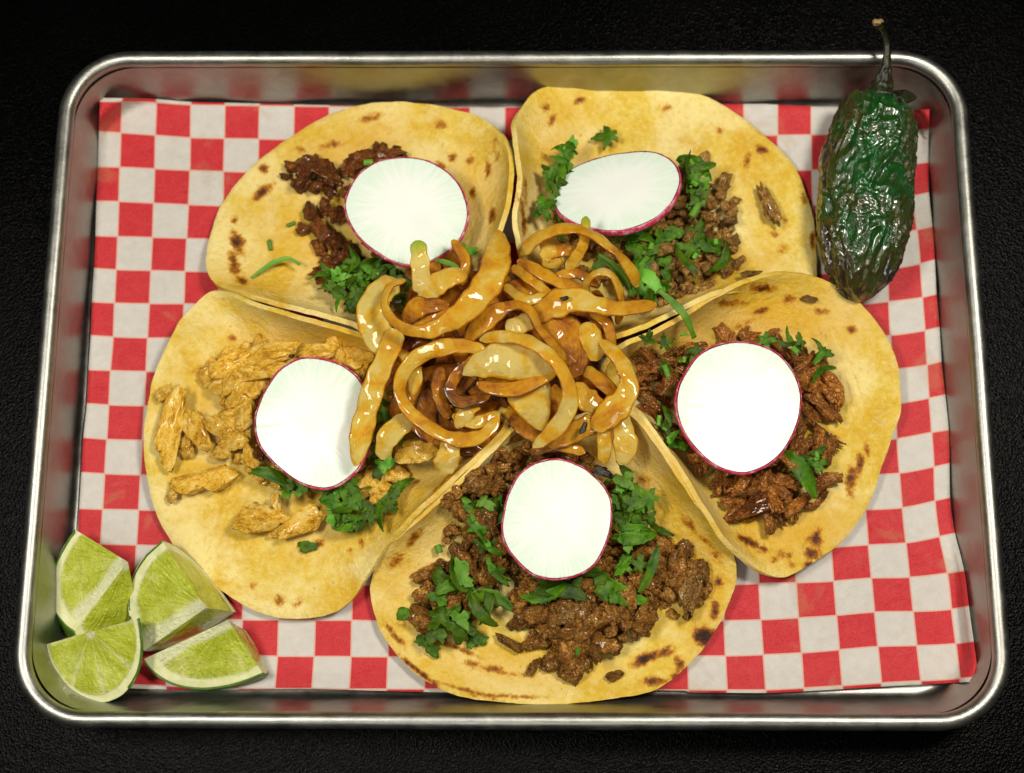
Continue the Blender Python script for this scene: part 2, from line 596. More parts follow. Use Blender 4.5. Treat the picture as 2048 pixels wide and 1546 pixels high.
M_PSTEM = mat_simple('chili_stem', [(0.40, (0.006, 0.008, 0.002)), (0.6, (0.022, 0.024, 0.005)), (0.8, (0.10, 0.08, 0.012))], 3.0, 0.35, 0.6, 8, 0.06)
M_STUB = mat_simple('dry_stem_end', [(0.3, (0.16, 0.10, 0.03)), (0.7, (0.42, 0.30, 0.12))], 6.0, 0.7, 0.7, 10, 0.05)
M_BURNT = mat_simple('burnt_crumb', [(0.3, (0.006, 0.005, 0.004)), (0.7, (0.03, 0.015, 0.008))], 5.0, 0.25, 0.8, 10, 0.05)

# ------------------------------------------------------------ table and pan
random.seed(11)
tv, TN = [], 40
T0 = -0.12
table = mobj('table_top', [(-90, -80, T0), (90, -80, T0), (90, 90, T0), (-90, 90, T0),
                           (-90, -80, T0 - 4), (90, -80, T0 - 4), (90, 90, T0 - 4), (-90, 90, T0 - 4)],
             [(0, 1, 2, 3), (7, 6, 5, 4), (0, 4, 5, 1), (1, 5, 6, 2), (2, 6, 7, 3), (3, 7, 4, 0)], M_TABLE,
             origin=(0, 0, T0), smooth=False)
table['kind'] = 'structure'


def rrect(hx, hy, r, n=14, m=30):
    """rounded rectangle, counter-clockwise, constant vertex count"""
    pts = []
    cs = [(hx - r, hy - r, 0), (-hx + r, hy - r, 90), (-hx + r, -hy + r, 180), (hx - r, -hy + r, 270)]
    for k, (cx, cy, a0) in enumerate(cs):
        for i in range(n + 1):
            a = math.radians(a0 + 90 * i / n)
            pts.append((cx + r * math.cos(a), cy + r * math.sin(a)))
        nx = cs[(k + 1) % 4]
        e0 = pts[-1]
        a = math.radians(nx[2])
        e1 = (nx[0] + r * math.cos(a), nx[1] + r * math.sin(a))
        for i in range(1, m):
            t = i / m
            pts.append((e0[0] + (e1[0] - e0[0]) * t, e0[1] + (e1[1] - e0[1]) * t))
    return pts


def sweep(profile, name, parent, close_centre):
    """profile: list of (half x, half y, corner radius, z)"""
    vs, loops = [], []
    for hx, hy, r, z in profile:
        pts = rrect(hx, hy, r)
        loops.append(len(vs))
        for (x, y) in pts:
            wob = 0.03 * noise.noise(Vector((x * 0.22, y * 0.22, 1.7)))
            dz = 0.05 * noise.noise(Vector((x * 0.15, y * 0.15, 8.0))) * min(1, max(0, z) / 2)
            s = 1 + wob / 16
            vs.append((x * s, y * s, z + dz))
    n = len(pts)
    fs = []
    for a, b in zip(loops[:-1], loops[1:]):
        for i in range(n):
            j = (i + 1) % n
            fs.append((a + i, a + j, b + j, b + i))
    if close_centre:
        fs.append(tuple(range(n - 1, -1, -1)))
    return mobj(name, vs, fs, M_ALU, parent=parent)


FX, FY = 15.36, 10.76
pan = empty('sheet_pan', (0, 0, T0))
tag(pan, 'worn rectangular aluminium sheet pan with rounded corners and rolled rim holding all the food', 'sheet pan')
prof = [(2, 1, 0.5, 0.0), (FX - 0.9, FY - 0.9, 1.3, 0.0), (FX, FY, 1.55, 0.0)]
for k in range(1, 8):
    a = k / 7 * math.radians(80)
    r = 0.32
    prof.append((FX + r * math.sin(a), FY + r * math.sin(a), 1.55 + r * math.sin(a), r - r * math.cos(a)))
prof.append((FX + 0.49, FY + 0.59, 2.1, 1.2))
prof.append((FX + 0.61, FY + 0.76, 2.15, 2.12))
sweep(prof, 'pan_body', pan, False)
rp = []
RR = 0.285
for k in range(0, 27):
    a = math.radians(-200 + 0) + 0
    ang = math.radians(195 - k * 12)
    rp.append((16.23 + RR * math.cos(ang), 11.79 + RR * math.cos(ang), 2.25 + RR * math.cos(ang), 2.27 + RR * 1.05 * math.sin(ang)))
sweep(rp, 'rolled_rim', pan, False)
# underside, so that the pan has a bottom with thickness
sweep([(2, 1, 0.5, T0 + 0.004), (FX, FY, 1.55, T0 + 0.004), (FX + 0.42, FY + 0.42, 1.95, 0.24), (FX + 0.59, FY + 0.69, 2.1, 1.2), (FX + 0.70, FY + 0.85, 2.15, 2.1)],
      'pan_underside', pan, True)

# ------------------------------------------------------------ checkered paper liner
L = {}
for (c, r, x, y) in [
    (.36, 0, 199.8, 203), (1, 0, 244.1, 203.3), (2, 0, 313, 205), (3, 0, 381.9, 209.7), (4, 0, 450, 210.7),
    (.36, 1, 198, 263), (1, 1, 241.9, 265.7), (2, 1, 310.7, 270.5), (3, 1, 380.9, 275.7), (4, 1, 448.8, 277),
    (.36, 2, 195.6, 333.6), (1, 2, 239.6, 334.6), (2, 2, 309.4, 337.8), (3, 2, 380, 340.7), (4, 2, 447, 343),
    (.36, 3, 192.7, 402.5), (1, 3, 237.7, 403), (2, 3, 307.2, 406.4), (3, 3, 377, 409.6), (4, 3, 446.5, 412),
    (.36, 4, 191, 471.7), (1, 4, 235.4, 473.3), (2, 4, 305, 475), (3, 4, 373.5, 476.8),
    (.36, 5, 187.9, 536.7), (1, 5, 232.5, 539.6), (2, 5, 301.7, 541), (3, 5, 370, 543),
    (.36, 6, 183.7, 604), (1, 6, 229, 606), (2, 6, 299, 607.5), (3, 6, 368, 607.5),
    (.36, 7, 181.4, 671), (1, 7, 226.7, 673.8), (2, 7, 295, 676),
    (.36, 8, 177, 739.7), (1, 8, 220.8, 741), (2, 8, 292, 743),
    (.36, 9, 174, 807), (1, 9, 217.6, 810), (2, 9, 288.7, 811.7),
    (.36, 10, 166.5, 874.8), (1, 10, 213.7, 878.7), (2, 10, 284.8, 880.6),
    (.36, 11, 162.6, 945), (1, 11, 209.5, 947.5), (2, 11, 281, 949.8),
    (.36, 12, 158.4, 1017), (1, 12, 205.6, 1018.6), (2, 12, 277.4, 1020),
    (1, 13, 201.4, 1088), (2, 13, 273, 1090),
    (5, 15, 484.9, 1239.7), (6, 15, 557.2, 1239.7), (7, 15, 630.5, 1240.4), (8, 15, 703.3, 1240.4),
    (6, 16, 555, 1312.7), (7, 16, 628.2, 1313), (8, 16, 702, 1313.4), (9, 16, 775.8, 1313.9),
    (6, 17, 549.6, 1377), (7, 17, 624, 1377), (8, 17, 698.3, 1378), (9, 17, 773.6, 1378), (10, 17, 848.8, 1378),
    (17, 17, 1377.7, 1379.8), (18, 17, 1454, 1379.8), (19, 17, 1531.6, 1379.8), (20, 17, 1607.5, 1376),
    (18, 16, 1450.8, 1311.9), (19, 16, 1526.4, 1309.4), (20, 16, 1603, 1305.7), (21, 16, 1678.6, 1299.5),
    (18, 15, 1448, 1241.5), (19, 15, 1521.6, 1239.8), (20, 15, 1597, 1235.7), (21, 15, 1673, 1231),
    (19, 14, 1517.7, 1167), (20, 14, 1592.2, 1165.3), (21, 14, 1667.2, 1162.4),
    (21, 17, 1684.5, 1371.3), (22, 17, 1762.9, 1366), (23, 17, 1841.8, 1361.7), (24, 17, 1920, 1357), (24.46, 17, 1957, 1354.5),
    (22, 16, 1755.7, 1292.9), (23, 16, 1833.5, 1291), (24, 16, 1911.7, 1287.2), (24.46, 16, 1947, 1282),
    (22, 15, 1749, 1224), (23, 15, 1826.3, 1223), (24, 15, 1903, 1218.6), (24.46, 15, 1937.5, 1212.7),
    (22, 14, 1742.7, 1156), (23, 14, 1819, 1154.5), (24, 14, 1894.8, 1146), (24.46, 14, 1928, 1141),
    (21, 13, 1662, 1095), (22, 13, 1736.5, 1089.8), (23, 13, 1812, 1086), (24, 13, 1878.8, 1073), (24.46, 13, 1910, 1066.7),
    (22, 12, 1731, 1019.4), (23, 12, 1804.5, 1015.5), (24, 12, 1870, 1001.5), (24.46, 12, 1900, 994.5),
    (22, 11, 1726, 950), (23, 11, 1798.8, 946.5), (24, 11, 1868, 933.7), (24.46, 11, 1899, 927),
    (23, 10, 1794, 877.5), (24, 10, 1863, 864.7), (24.46, 10, 1898, 859.7),
    (23, 9, 1790, 808), (24, 9, 1858, 796.4), (24.46, 9, 1890.7, 789.7),
    (23, 8, 1786, 739), (24, 8, 1854.3, 730), (24.46, 8, 1883, 722.7),
    (23, 7, 1780.6, 671), (24, 7, 1850.3, 661), (24.46, 7, 1879, 654.4),
    (23, 6, 1777.3, 603), (24, 6, 1845.2, 594.8), (24.46, 6, 1873, 588),
    (23, 5, 1774, 539), (24, 5, 1840.5, 527.7), (24.46, 5, 1869.6, 519.6),
    (24, 4, 1834.2, 459.8), (24.46, 4, 1865, 453), (24, 3, 1824.7, 392.4), (24.46, 3, 1858, 385),
    (24.46, 2, 1857, 324.8), (24.46, 1, 1857, 258), (24.4, 0.4, 1855, 219),
    (12, 0, 1010, 214), (18, 0.2, 1420, 216), (22, 0.3, 1690, 219),
]:
    L[(c, r)] = (x, y)
KEYS = np.array(list(L.keys()), dtype=float)
VALS = np.array(list(L.values()), dtype=float)


def tps_fit(X, Y, lam):
    d = np.linalg.norm(X[:, None] - X[None], axis=2)
    K = np.where(d > 0, d * d * np.log(d + 1e-12), 0) + lam * np.eye(len(X))
    Q = np.c_[np.ones(len(X)), X]
    A = np.block([[K, Q], [Q.T, np.zeros((3, 3))]])
    return np.linalg.solve(A, np.r_[Y, np.zeros((3, Y.shape[1]))])


TPSW = tps_fit(KEYS, VALS, 0.05)


def tps(X):
    d = np.linalg.norm(X[:, None] - KEYS[None], axis=2)
    K = d * d * np.log(d + 1e-12)
    return np.c_[K, np.ones(len(X)), X] @ TPSW


def wall_z(x, y):
    """height of the pan's inner surface under a point"""
    r = 1.55
    qx, qy = abs(x) - (FX - r), abs(y) - (FY - r)
    d = math.hypot(max(qx, 0), max(qy, 0)) + min(max(qx, qy), 0) - r
    if d <= 0:
        return 0.0
    if d < 0.30:
        return 0.32 - math.sqrt(0.32 ** 2 - d * d)
    return 0.21 + (d - 0.30) * 4.2


NU, NV = 180, 130
pv, puv = [], []
uu = np.linspace(0.36, 24.46, NU)
grid = []
for i, u in enumerate(uu):
    f = (u - 0.36) / 24.1
    v0 = -0.12 + 0.28 * f + 0.24 * max(0, f - 0.8) / 0.2
    v1 = 17.06 + 0.05 * math.sin(u * 0.7)
    if u > 17:
        v1 = 17.08 + 0.03 * (u - 17) / 7
    for j in range(NV):
        v = v0 + (v1 - v0) * j / (NV - 1)
        grid.append((u, v))
G = np.array(grid)
XY = tps(G)
for (u, v), (x, y) in zip(grid, XY):
    eu = min(u - 0.36, 24.46 - u)
    ev = min(v + 0.1, 17.1 - v)
    ed = max(0.0, 1 - min(eu, ev) / 1.6)
    z = 0.06 + 0.06 * (0.5 + 0.5 * noise.noise(Vector((u * 0.5, v * 0.5, 3)))) + ed * ed * (0.16 + 0.15 * noise.noise(Vector((u * 0.45, v * 0.45, 9))))
    for _ in range(12):
        q = P(x, y, z)
        wz = wall_z(q.x, q.y) + 0.05
        if wz > z:
            z += 0.6 * (wz - z)
    pv.append(P(x, y, min(z, 1.3)))
    puv.append((u / 26.0, v / 26.0))
paper = mobj('paper_liner', pv, grid_faces(NU, NV), M_PAPER, uv=puv)
sm = paper.modifiers.new('thickness', 'SOLIDIFY')
sm.thickness = 0.012
sm.offset = 0
tag(paper, 'red and white checkered wax paper sheet lining the pan under the tacos', 'paper liner')

# ------------------------------------------------------------ tortillas
TREES = []


def tortilla(name, centre, outline, power, chars, oils, seed, wr=None, label=''):
    NS, NR = 300, 84
    O = catmull(outline, NS, closed=True)
    C = P(*centre)
    rim = [P(x, y, z) for x, y, z in O]
    vs = []
    pos = []
    for i in range(NS):
        R = rim[i]
        rr = 1 + 0.010 * noise.noise(Vector((i * 0.11, seed, 0))) + 0.004 * noise.noise(Vector((i * 0.35, seed, 5)))
        for j in range(NR):
            s = ((j + 0.5) / (NR - 0.5)) ** 0.9
            kz = min(1.0, max(0.0, (R.z - 1.0) / 1.4))
            sx = s * (1 - kz) + (1 - (1 - min(s, 1.0)) ** 1.45) / 1.0 * kz
            p = C.lerp(R, sx * rr)
            z = C.z + (R.z - C.z) * (s ** power)
            w = 0.10 * noise.noise(Vector((p.x * 0.35, p.y * 0.35, seed))) + 0.035 * noise.noise(Vector((p.x * 1.3, p.y * 1.3, seed)))
            if wr:
                wx, wy, wrad = wr
                wp = P(wx, wy, 1.2)
                dd = math.hypot(p.x - wp.x, p.y - wp.y)
                k = math.exp(-(dd / wrad) ** 2)
                w += 0.09 * k * (1 - abs(noise.noise(Vector((p.x * 3.2 + p.y * 0.8, p.y * 0.5, seed + 3)))) * 3)
            # slight lip at the very edge
            z += w * min(1, s * 3) - 0.05 * max(0, (s - 0.97) / 0.03)
            vs.append(Vector((p.x, p.y, max(z, 0.34))))
    fs = grid_faces(NS, NR, wrap_u=True)
    vs.append(Vector((C.x, C.y, vs[0].z)))
    ci = len(vs) - 1
    for i in range(NS):
        fs.append((ci, i * NR, ((i + 1) % NS) * NR))
    tree = BVHTree.FromPolygons(vs, fs)
    TREES.append(tree)
    A = np.array([tuple(v) for v in vs])
    # flip so that normals point up
    n0 = (vs[fs[100][1]] - vs[fs[100][0]]).cross(vs[fs[100][2]] - vs[fs[100][0]])
    if n0.z < 0:
        fs = [tuple(reversed(f)) for f in fs]
    ch = np.zeros(len(A))
    oi = np.zeros(len(A))

    def spread(lst, arr):
        for (x, y, rx, ry, ang, amt) in lst:
            d = ray(x, y)
            hit = tree.ray_cast(CAM_LOC, d.normalized())
            if hit[0] is None:
                h = P(x, y, 1.0)
            else:
                h = hit[0]
            a = math.radians(ang)
            dx, dy = A[:, 0] - h.x, A[:, 1] - h.y
            e = (dx * math.cos(a) + dy * math.sin(a)) / (rx * 1.3 / 58.0)
            g = (-dx * math.sin(a) + dy * math.cos(a)) / (ry * 1.35 / 58.0)
            arr[:] = np.maximum(arr, amt * np.exp(-(e * e + g * g)))
    spread(chars, ch)
    spread(oils, oi)
    o = mobj(name, vs, fs, M_TORT, attrs={'char': ch, 'oil': oi})
    sm = o.modifiers.new('thickness', 'SOLIDIFY')
    sm.thickness = 0.185
    sm.offset = -1
    bv = o.modifiers.new('soft_edge', 'BEVEL')
    bv.width = 0.06
    bv.segments = 2
    bv.limit_method = 'ANGLE'
    bv.angle_limit = math.radians(60)
    tag(o, label, 'tortilla')
    return o


# angles are counter-clockwise in the picture plane
tortilla('corn_tortilla', (690, 440, 0.5), [
    (412, 530, 0.9), (422, 462, 0.6), (444, 404, 0.5), (493, 342, 0.5), (544, 298, 0.5), (600, 262, 0.5), (640, 238, 0.5),
    (690, 217, 0.6), (760, 203, 0.7), (830, 204, 0.8), (900, 216, 1.0), (965, 235, 1.4), (1003, 270, 1.9), (1018, 320, 2.3),
    (1014, 390, 2.6), (998, 450, 2.7), (975, 500, 2.6), (930, 560, 2.2), (880, 610, 2.2), (820, 650, 2.5), (752, 658, 2.7), (700, 640, 2.7),
    (620, 617, 2.4), (540, 598, 2.0), (480, 582, 1.6), (432, 568, 1.2)], 3.6,
    [(526, 383, 20, 8, 40, .9), (526, 337, 9, 9, 0, .8), (475, 485, 12, 26, 20, .75), (470, 530, 9, 26, 20, .8), (482, 560, 18, 8, -45, .7),
     (470, 440, 8, 8, 0, .6), (515, 290, 20, 8, 30, .5), (940, 320, 9, 6, 60, .7), (905, 315, 7, 7, 0, .7), (975, 340, 6, 16, 0, .7),
     (945, 385, 6, 12, 0, .75), (985, 430, 6, 18, 0, .8), (660, 290, 26, 8, 10, .6), (880, 330, 12, 6, -30, .6), (880, 250, 14, 8, 0, .6), (740, 235, 20, 8, 10, .6), (600, 300, 14, 8, 0, .5),
     (990, 300, 10, 30, 10, .35)],
    [(700, 300, 120, 60, 20, .7), (640, 480, 120, 110, 0, .55), (950, 400, 70, 120, 0, .5), (520, 570, 100, 30, -10, .6)], 3.1,
    label='yellow corn tortilla under the dark seared beef, upper left of the five')

tortilla('corn_tortilla', (1330, 400, 0.5), [
    (1037, 290, 2.4), (1034, 240, 1.9), (1060, 190, 1.3), (1100, 172, 1.0), (1170, 160, 0.9), (1250, 156, 0.8), (1320, 162, 0.8), (1380, 180, 0.7),
    (1440, 204, 0.6), (1490, 236, 0.5), (1535, 274, 0.5), (1587, 329, 0.5), (1614, 385, 0.5), (1628, 450, 0.5), (1633, 510, 0.5),
    (1630, 560, 0.6), (1590, 590, 0.8), (1520, 572, 1.4), (1450, 578, 2.3), (1400, 592, 2.6), (1340, 622, 2.8), (1280, 650, 2.9), (1215, 668, 2.8), (1170, 645, 2.3),
    (1120, 600, 2.2), (1085, 560, 2.4), (1050, 510, 2.7), (1036, 440, 2.8), (1044, 370, 2.7)], 3.6,
    [(1523, 300, 11, 9, 0, .85), (1495, 320, 7, 18, -10, .6), (1565, 500, 12, 12, 0, .5), (1090, 215, 10, 8, 0, .5), (1104, 240, 6, 14, -20, .65),
     (1088, 312, 8, 6, 0, .5), (1612, 380, 6, 20, 10, .4), (1100, 335, 8, 8, 0, .45), (1550, 470, 10, 6, 0, .55), (1160, 200, 14, 6, 20, .6),
     (1625, 480, 5, 18, 0, .6), (1047, 440, 5, 30, 5, .75), (1050, 380, 4, 22, 0, .6), (1570, 440, 6, 6, 0, .5), (1440, 262, 9, 6, 0, .6), (1330, 215, 12, 8, 0, .5)],
    [(1120, 330, 60, 120, 0, .5), (1430, 560, 120, 50, 20, .5), (1500, 300, 60, 60, 0, .3)], 7.7,
    label='broad pale yellow tortilla lying beside the roasted green chili')

tortilla('corn_tortilla', (1500, 850, 0.5), [
    (1240, 700, 2.7), (1300, 672, 2.8), (1360, 640, 2.8), (1420, 602, 2.6), (1480, 570, 2.3), (1540, 552, 2.0), (1600, 549, 1.7), (1660, 564, 1.4),
    (1710, 596, 1.2), (1752, 642, 1.0), (1782, 690, 0.9), (1796, 740, 0.8), (1804, 800, 0.8), (1798, 840, 0.8), (1782, 880, 0.7), (1766, 930, 0.7),
    (1748, 985, 0.6), (1716, 1045, 0.6), (1676, 1090, 0.7), (1636, 1118, 0.8), (1600, 1142, 0.9), (1570, 1155, 1.0), (1530, 1146, 1.2), (1490, 1116, 1.6),
    (1450, 1072, 2.0), (1410, 1012, 2.3), (1370, 945, 2.5), (1325, 880, 2.6), (1285, 825, 2.6), (1240, 790, 2.4), (1210, 745, 2.3)], 3.4,
    [(1522, 577, 24, 6, 5, .85), (1580, 600, 22, 9, 5, .5), (1520, 622, 16, 5, 15, .8), (1460, 607, 30, 5, 10, .7), (1475, 655, 60, 6, 25, .4), (1640, 622, 18, 6, -10, .5),
     (1705, 960, 10, 26, -10, .75), (1720, 925, 7, 20, -10, .75), (1735, 900, 6, 14, 0, .6), (1630, 1080, 12, 18, -10, .85), (1622, 1105, 14, 12, -20, .85), (1620, 1130, 10, 8, 30, .8),
     (1500, 1085, 26, 8, -25, .85), (1520, 1095, 18, 6, -20, .75), (1570, 1110, 16, 8, 0, .55), (1700, 660, 10, 8, 0, .6), (1585, 1130, 12, 6, 0, .5), (1550, 1120, 12, 6, 30, .5)],
    [(1520, 650, 220, 60, 5, .8), (1560, 1060, 150, 50, 0, .8), (1650, 800, 50, 80, 0, .4), (1640, 620, 90, 50, -20, .5), (1400, 1000, 60, 100, 30, .5)], 12.9, wr=(1700, 740, 1.9),
    label='yellow tortilla with curled up wrinkled edge under the shredded beef, right of the onions')

tortilla('corn_tortilla', (580, 910, 0.5), [
    (446, 586, 1.6), (500, 606, 2.0), (560, 628, 2.3), (640, 650, 2.6), (710, 672, 2.7), (775, 694, 2.7), (830, 735, 2.4), (900, 790, 2.3), (960, 812, 2.4), (1012, 828, 2.6),
    (1000, 862, 2.6), (960, 902, 2.6), (900, 956, 2.5), (850, 1002, 2.3), (800, 1052, 2.0), (765, 1100, 1.6), (735, 1150, 1.2), (712, 1190, 0.9), (680, 1218, 0.7), (640, 1234, 0.6),
    (590, 1238, 0.6), (540, 1232, 0.5), (490, 1212, 0.5), (440, 1180, 0.5), (390, 1144, 0.5), (345, 1090, 0.5), (310, 1020, 0.6), (292, 950, 0.7), (286, 880, 0.8), (292, 820, 0.9),
    (305, 760, 1.0), (325, 705, 1.1), (352, 655, 1.2), (385, 612, 1.4), (415, 585, 1.5)], 3.6,
    [(560, 1200, 9, 9, 0, .6), (595, 1205, 8, 8, 0, .5), (505, 1172, 8, 8, 0, .5), (722, 1085, 8, 8, 0, .5), (590, 760, 70, 12, 15, .45), (400, 740, 16, 8, 20, .4),
     (700, 1100, 6, 6, 0, .4), (640, 1085, 12, 9, 0, .5), (465, 675, 8, 6, 0, .5), (520, 670, 6, 5, 0, .6), (900, 960, 60, 6, 48, .45), (820, 1060, 40, 4, 50, .5)],
    [(760, 960, 120, 90, 30, .7), (650, 700, 160, 40, -10, .8), (420, 820, 60, 120, 0, .4), (690, 1200, 40, 40, 0, .5), (900, 950, 130, 30, 45, .5)], 21.3,
    label='pale yellow tortilla under the grilled chicken, left of the onions')

tortilla('corn_tortilla', (1110, 1150, 0.5), [
    (1030, 860, 2.5), (985, 905, 2.6), (920, 968, 2.5), (860, 1020, 2.2), (812, 1062, 1.9), (775, 1096, 1.5), (748, 1135, 1.0), (740, 1180, 0.7), (748, 1230, 0.6), (772, 1280, 0.6),
    (806, 1325, 0.6), (850, 1362, 0.7), (905, 1388, 0.8), (980, 1402, 0.9), (1060, 1408, 1.0), (1140, 1406, 1.0), (1220, 1398, 0.9), (1290, 1386, 0.8), (1340, 1362, 0.7),
    (1390, 1318, 0.6), (1432, 1260, 0.6), (1460, 1200, 0.7), (1472, 1150, 0.9), (1466, 1108, 1.3), (1440, 1070, 1.8), (1400, 1020, 2.2), (1355, 955, 2.5), (1310, 890, 2.6),
    (1270, 840, 2.6), (1225, 815, 2.4), (1150, 840, 2.0), (1085, 850, 2.2)], 3.6,
    [(1408, 1272, 17, 14, 0, 1.25), (1430, 1220, 8, 16, -10, .85), (1437, 1164, 7, 8, 0, .85), (1290, 1318, 22, 8, 25, 1.1), (1330, 1305, 16, 8, 20, .7), (1360, 1328, 7, 12, 20, .85),
     (1310, 1362, 20, 7, 5, .7), (1350, 1350, 12, 6, 30, .6), (900, 1290, 60, 5, -22, .6), (1010, 1345, 60, 5, -8, .45), (945, 1328, 14, 7, -10, .6), (990, 1338, 14, 6, -10, .65),
     (790, 1120, 20, 8, 40, .6), (830, 1075, 20, 6, 50, .7), (790, 1270, 30, 5, -50, .7), (840, 1345, 50, 4, -38, .85), (930, 1380, 60, 4, -15, .6), (1380, 1050, 20, 6, -50, .6), (1290, 960, 14, 7, -30, .5),
     (1430, 1115, 14, 7, -50, .5), (1000, 1392, 70, 4, -2, .5), (800, 1240, 8, 18, 20, .4), (1420, 1090, 30, 4, -40, .5)],
    [(800, 1150, 50, 110, 0, .5), (1380, 1150, 60, 120, 10, .6), (1330, 970, 50, 130, 30, .6), (1000, 1340, 220, 40, 0, .45), (860, 1060, 80, 60, 40, .5)], 30.7,
    label='yellow tortilla with a dark burnt spot, nearest the front edge of the pan')

def hit(px, py, trees=None):
    best = None
    d = ray(px, py).normalized()
    for t in (trees or TREES):
        h = t.ray_cast(CAM_LOC, d)
        if h[0] is not None and (best is None or h[3] < best[3]):
            best = h
    if best is None:
        return P(px, py, 0.15), Vector((0, 0, 1))
    n = best[1]
    if n.z < 0:
        n = -n
    return best[0], n


T1, T2, T3, T4, T5 = TREES

# ------------------------------------------------------------ meat lumps
_ico = {}


def ico(sub):
    if sub not in _ico:
        import bmesh
        bm = bmesh.new()
        bmesh.ops.create_icosphere(bm, subdivisions=sub, radius=1.0)
        bm.verts.ensure_lookup_table()
        _ico[sub] = ([v.co.copy() for v in bm.verts], [tuple(v.index for v in f.verts) for f in bm.faces])
        bm.free()
    return _ico[sub]


def lump(seed, sub=4, crumb=0.30, cell=1.7, blocky=0.3, sc=(1, 1, 1)):
    V, F = ico(sub)
    off = Vector((seed * 7.31, seed * 3.7, seed * 1.9))
    pr = random.Random(seed * 13 + 1)
    PL = []
    for _ in range(7):
        pn = Vector((pr.gauss(0, 1), pr.gauss(0, 1), pr.gauss(0, 1))).normalized()
        PL.append((pn, pr.uniform(0.45, 0.8)))
    out = []
    for v in V:
        p = v * 1.0
        dist = noise.voronoi(p * cell + off)[0]
        crack = min(1.0, (dist[1] - dist[0]) * 3.2)
        d2 = noise.voronoi(p * cell * 2.6 + off)[0]
        cr2 = min(1.0, (d2[1] - d2[0]) * 3.0)
        r = 1 + 0.55 * noise.noise(p * 1.0 + off) + 0.28 * noise.noise(p * 2.3 + off) - crumb * (1 - crack) ** 2 - 0.10 * (1 - cr2) ** 2 + 0.08 * noise.noise(p * 6 + off)
        q = p * r
        for (pn, ph_) in PL:
            dd = q.dot(pn)
            if dd > ph_:
                q = q - pn * (dd - ph_) * 0.88
        q = q * (1 + 0.07 * noise.noise(p * 5.0 + off))
        if blocky:
            mx = max(abs(p.x), abs(p.y), abs(p.z))
            q = q.lerp(q * (0.8 / mx), blocky)
        out.append(Vector((q.x * sc[0], q.y * sc[1], q.z * sc[2])))
    return out, F


def shred(seed, strands=7, L=1.0):
    """bundle of torn muscle fibres, along x"""
    rnd = random.Random(seed)
    vs, fs = [], []
    bend = rnd.uniform(-0.5, 0.5)
    for s in range(strands):
        a = rnd.uniform(0, 6.28)
        rr = rnd.uniform(0.02, 0.26)
        oy, oz = rr * math.cos(a), rr * math.sin(a) * 0.55
        x0 = -L * rnd.uniform(0.62, 0.9)
        x1 = L * rnd.uniform(0.62, 0.95)
        th = rnd.uniform(0.08, 0.19)
        n, m = 16, 8
        b0 = len(vs)
        fan = rnd.uniform(-0.12, 0.12)
        for i in range(n):
            t = i / (n - 1)
            x = x0 + (x1 - x0) * t
            tap = (math.sin(math.pi * min(max(t, 0.05), 0.95))) ** 0.3
            w = fan * (x / L) ** 2 * (1 if x > 0 else -1)
            cy = oy + bend * (x / L) ** 2 + w + 0.07 * noise.noise(Vector((x * 2.3, s * 3.1, seed)))
            cz = oz + 0.10 * noise.noise(Vector((x * 1.9, s * 2.1, seed + 9.0)))
            for k in range(m):
                b = 2 * math.pi * k / m
                r = th * tap * (1 + 0.4 * noise.noise(Vector((x * 3.5, b, seed + s))))
                vs.append(Vector((x, cy + r * math.cos(b), cz + r * math.sin(b) * 0.8)))
        for i in range(n - 1):
            for k in range(m):
                fs.append((b0 + i * m + k, b0 + (i + 1) * m + k, b0 + (i + 1) * m + (k + 1) % m, b0 + i * m + (k + 1) % m))
        fs.append(tuple(b0 + k for k in range(m)))
        fs.append(tuple(b0 + (n - 1) * m + k for k in reversed(range(m))))
    return vs, fs


def variants(prefix, mat, n, fn):
    out = []
    for k in range(n):
        v, f = fn(k)
        out.append(new_mesh(prefix, v, f, mat))
    return out


MB = {
    'beef': variants('beef_chunk', M_BEEF, 9, lambda k: lump(k + 1, 4, 0.34, 1.8, 0.25, (1, 0.8, 0.65))),
    'gray': variants('beef_chunk', M_GRAY, 7, lambda k: lump(k + 31, 4, 0.36, 1.9, 0.2, (1, 0.85, 0.7))),
    'red': variants('beef_chunk', M_RED, 7, lambda k: lump(k + 61, 4, 0.30, 1.4, 0.2, (1, 0.75, 0.6))),
    'chick': variants('chicken_chunk', M_CHICK, 7, lambda k: lump(k + 91, 4, 0.10, 1.1, 0.1, (1, 0.8, 0.6))),
    'shred': variants('beef_shred', M_SHRED, 10, lambda k: shred(k + 5, 9 + k % 4)),
    'cshred': variants('chicken_shred', M_CHICK, 5, lambda k: shred(k + 55, 11 + k % 4)),
}
MMAT = {'beef': M_BEEF, 'gray': M_GRAY, 'red': M_RED, 'chick': M_CHICK, 'shred': M_SHRED, 'cshred': M_CHICK}
NAMES = {'beef': 'beef_chunk', 'gray': 'beef_chunk', 'red': 'beef_chunk', 'chick': 'chicken_chunk', 'shred': 'beef_shred', 'cshred': 'chicken_shred'}


def orient(n, ang):
    z = n.normalized()
    x = Vector((math.cos(ang), math.sin(ang), 0))
    x = (x - z * x.dot(z)).normalized()
    y = z.cross(x)
    return Matrix((x, y, z)).transposed()


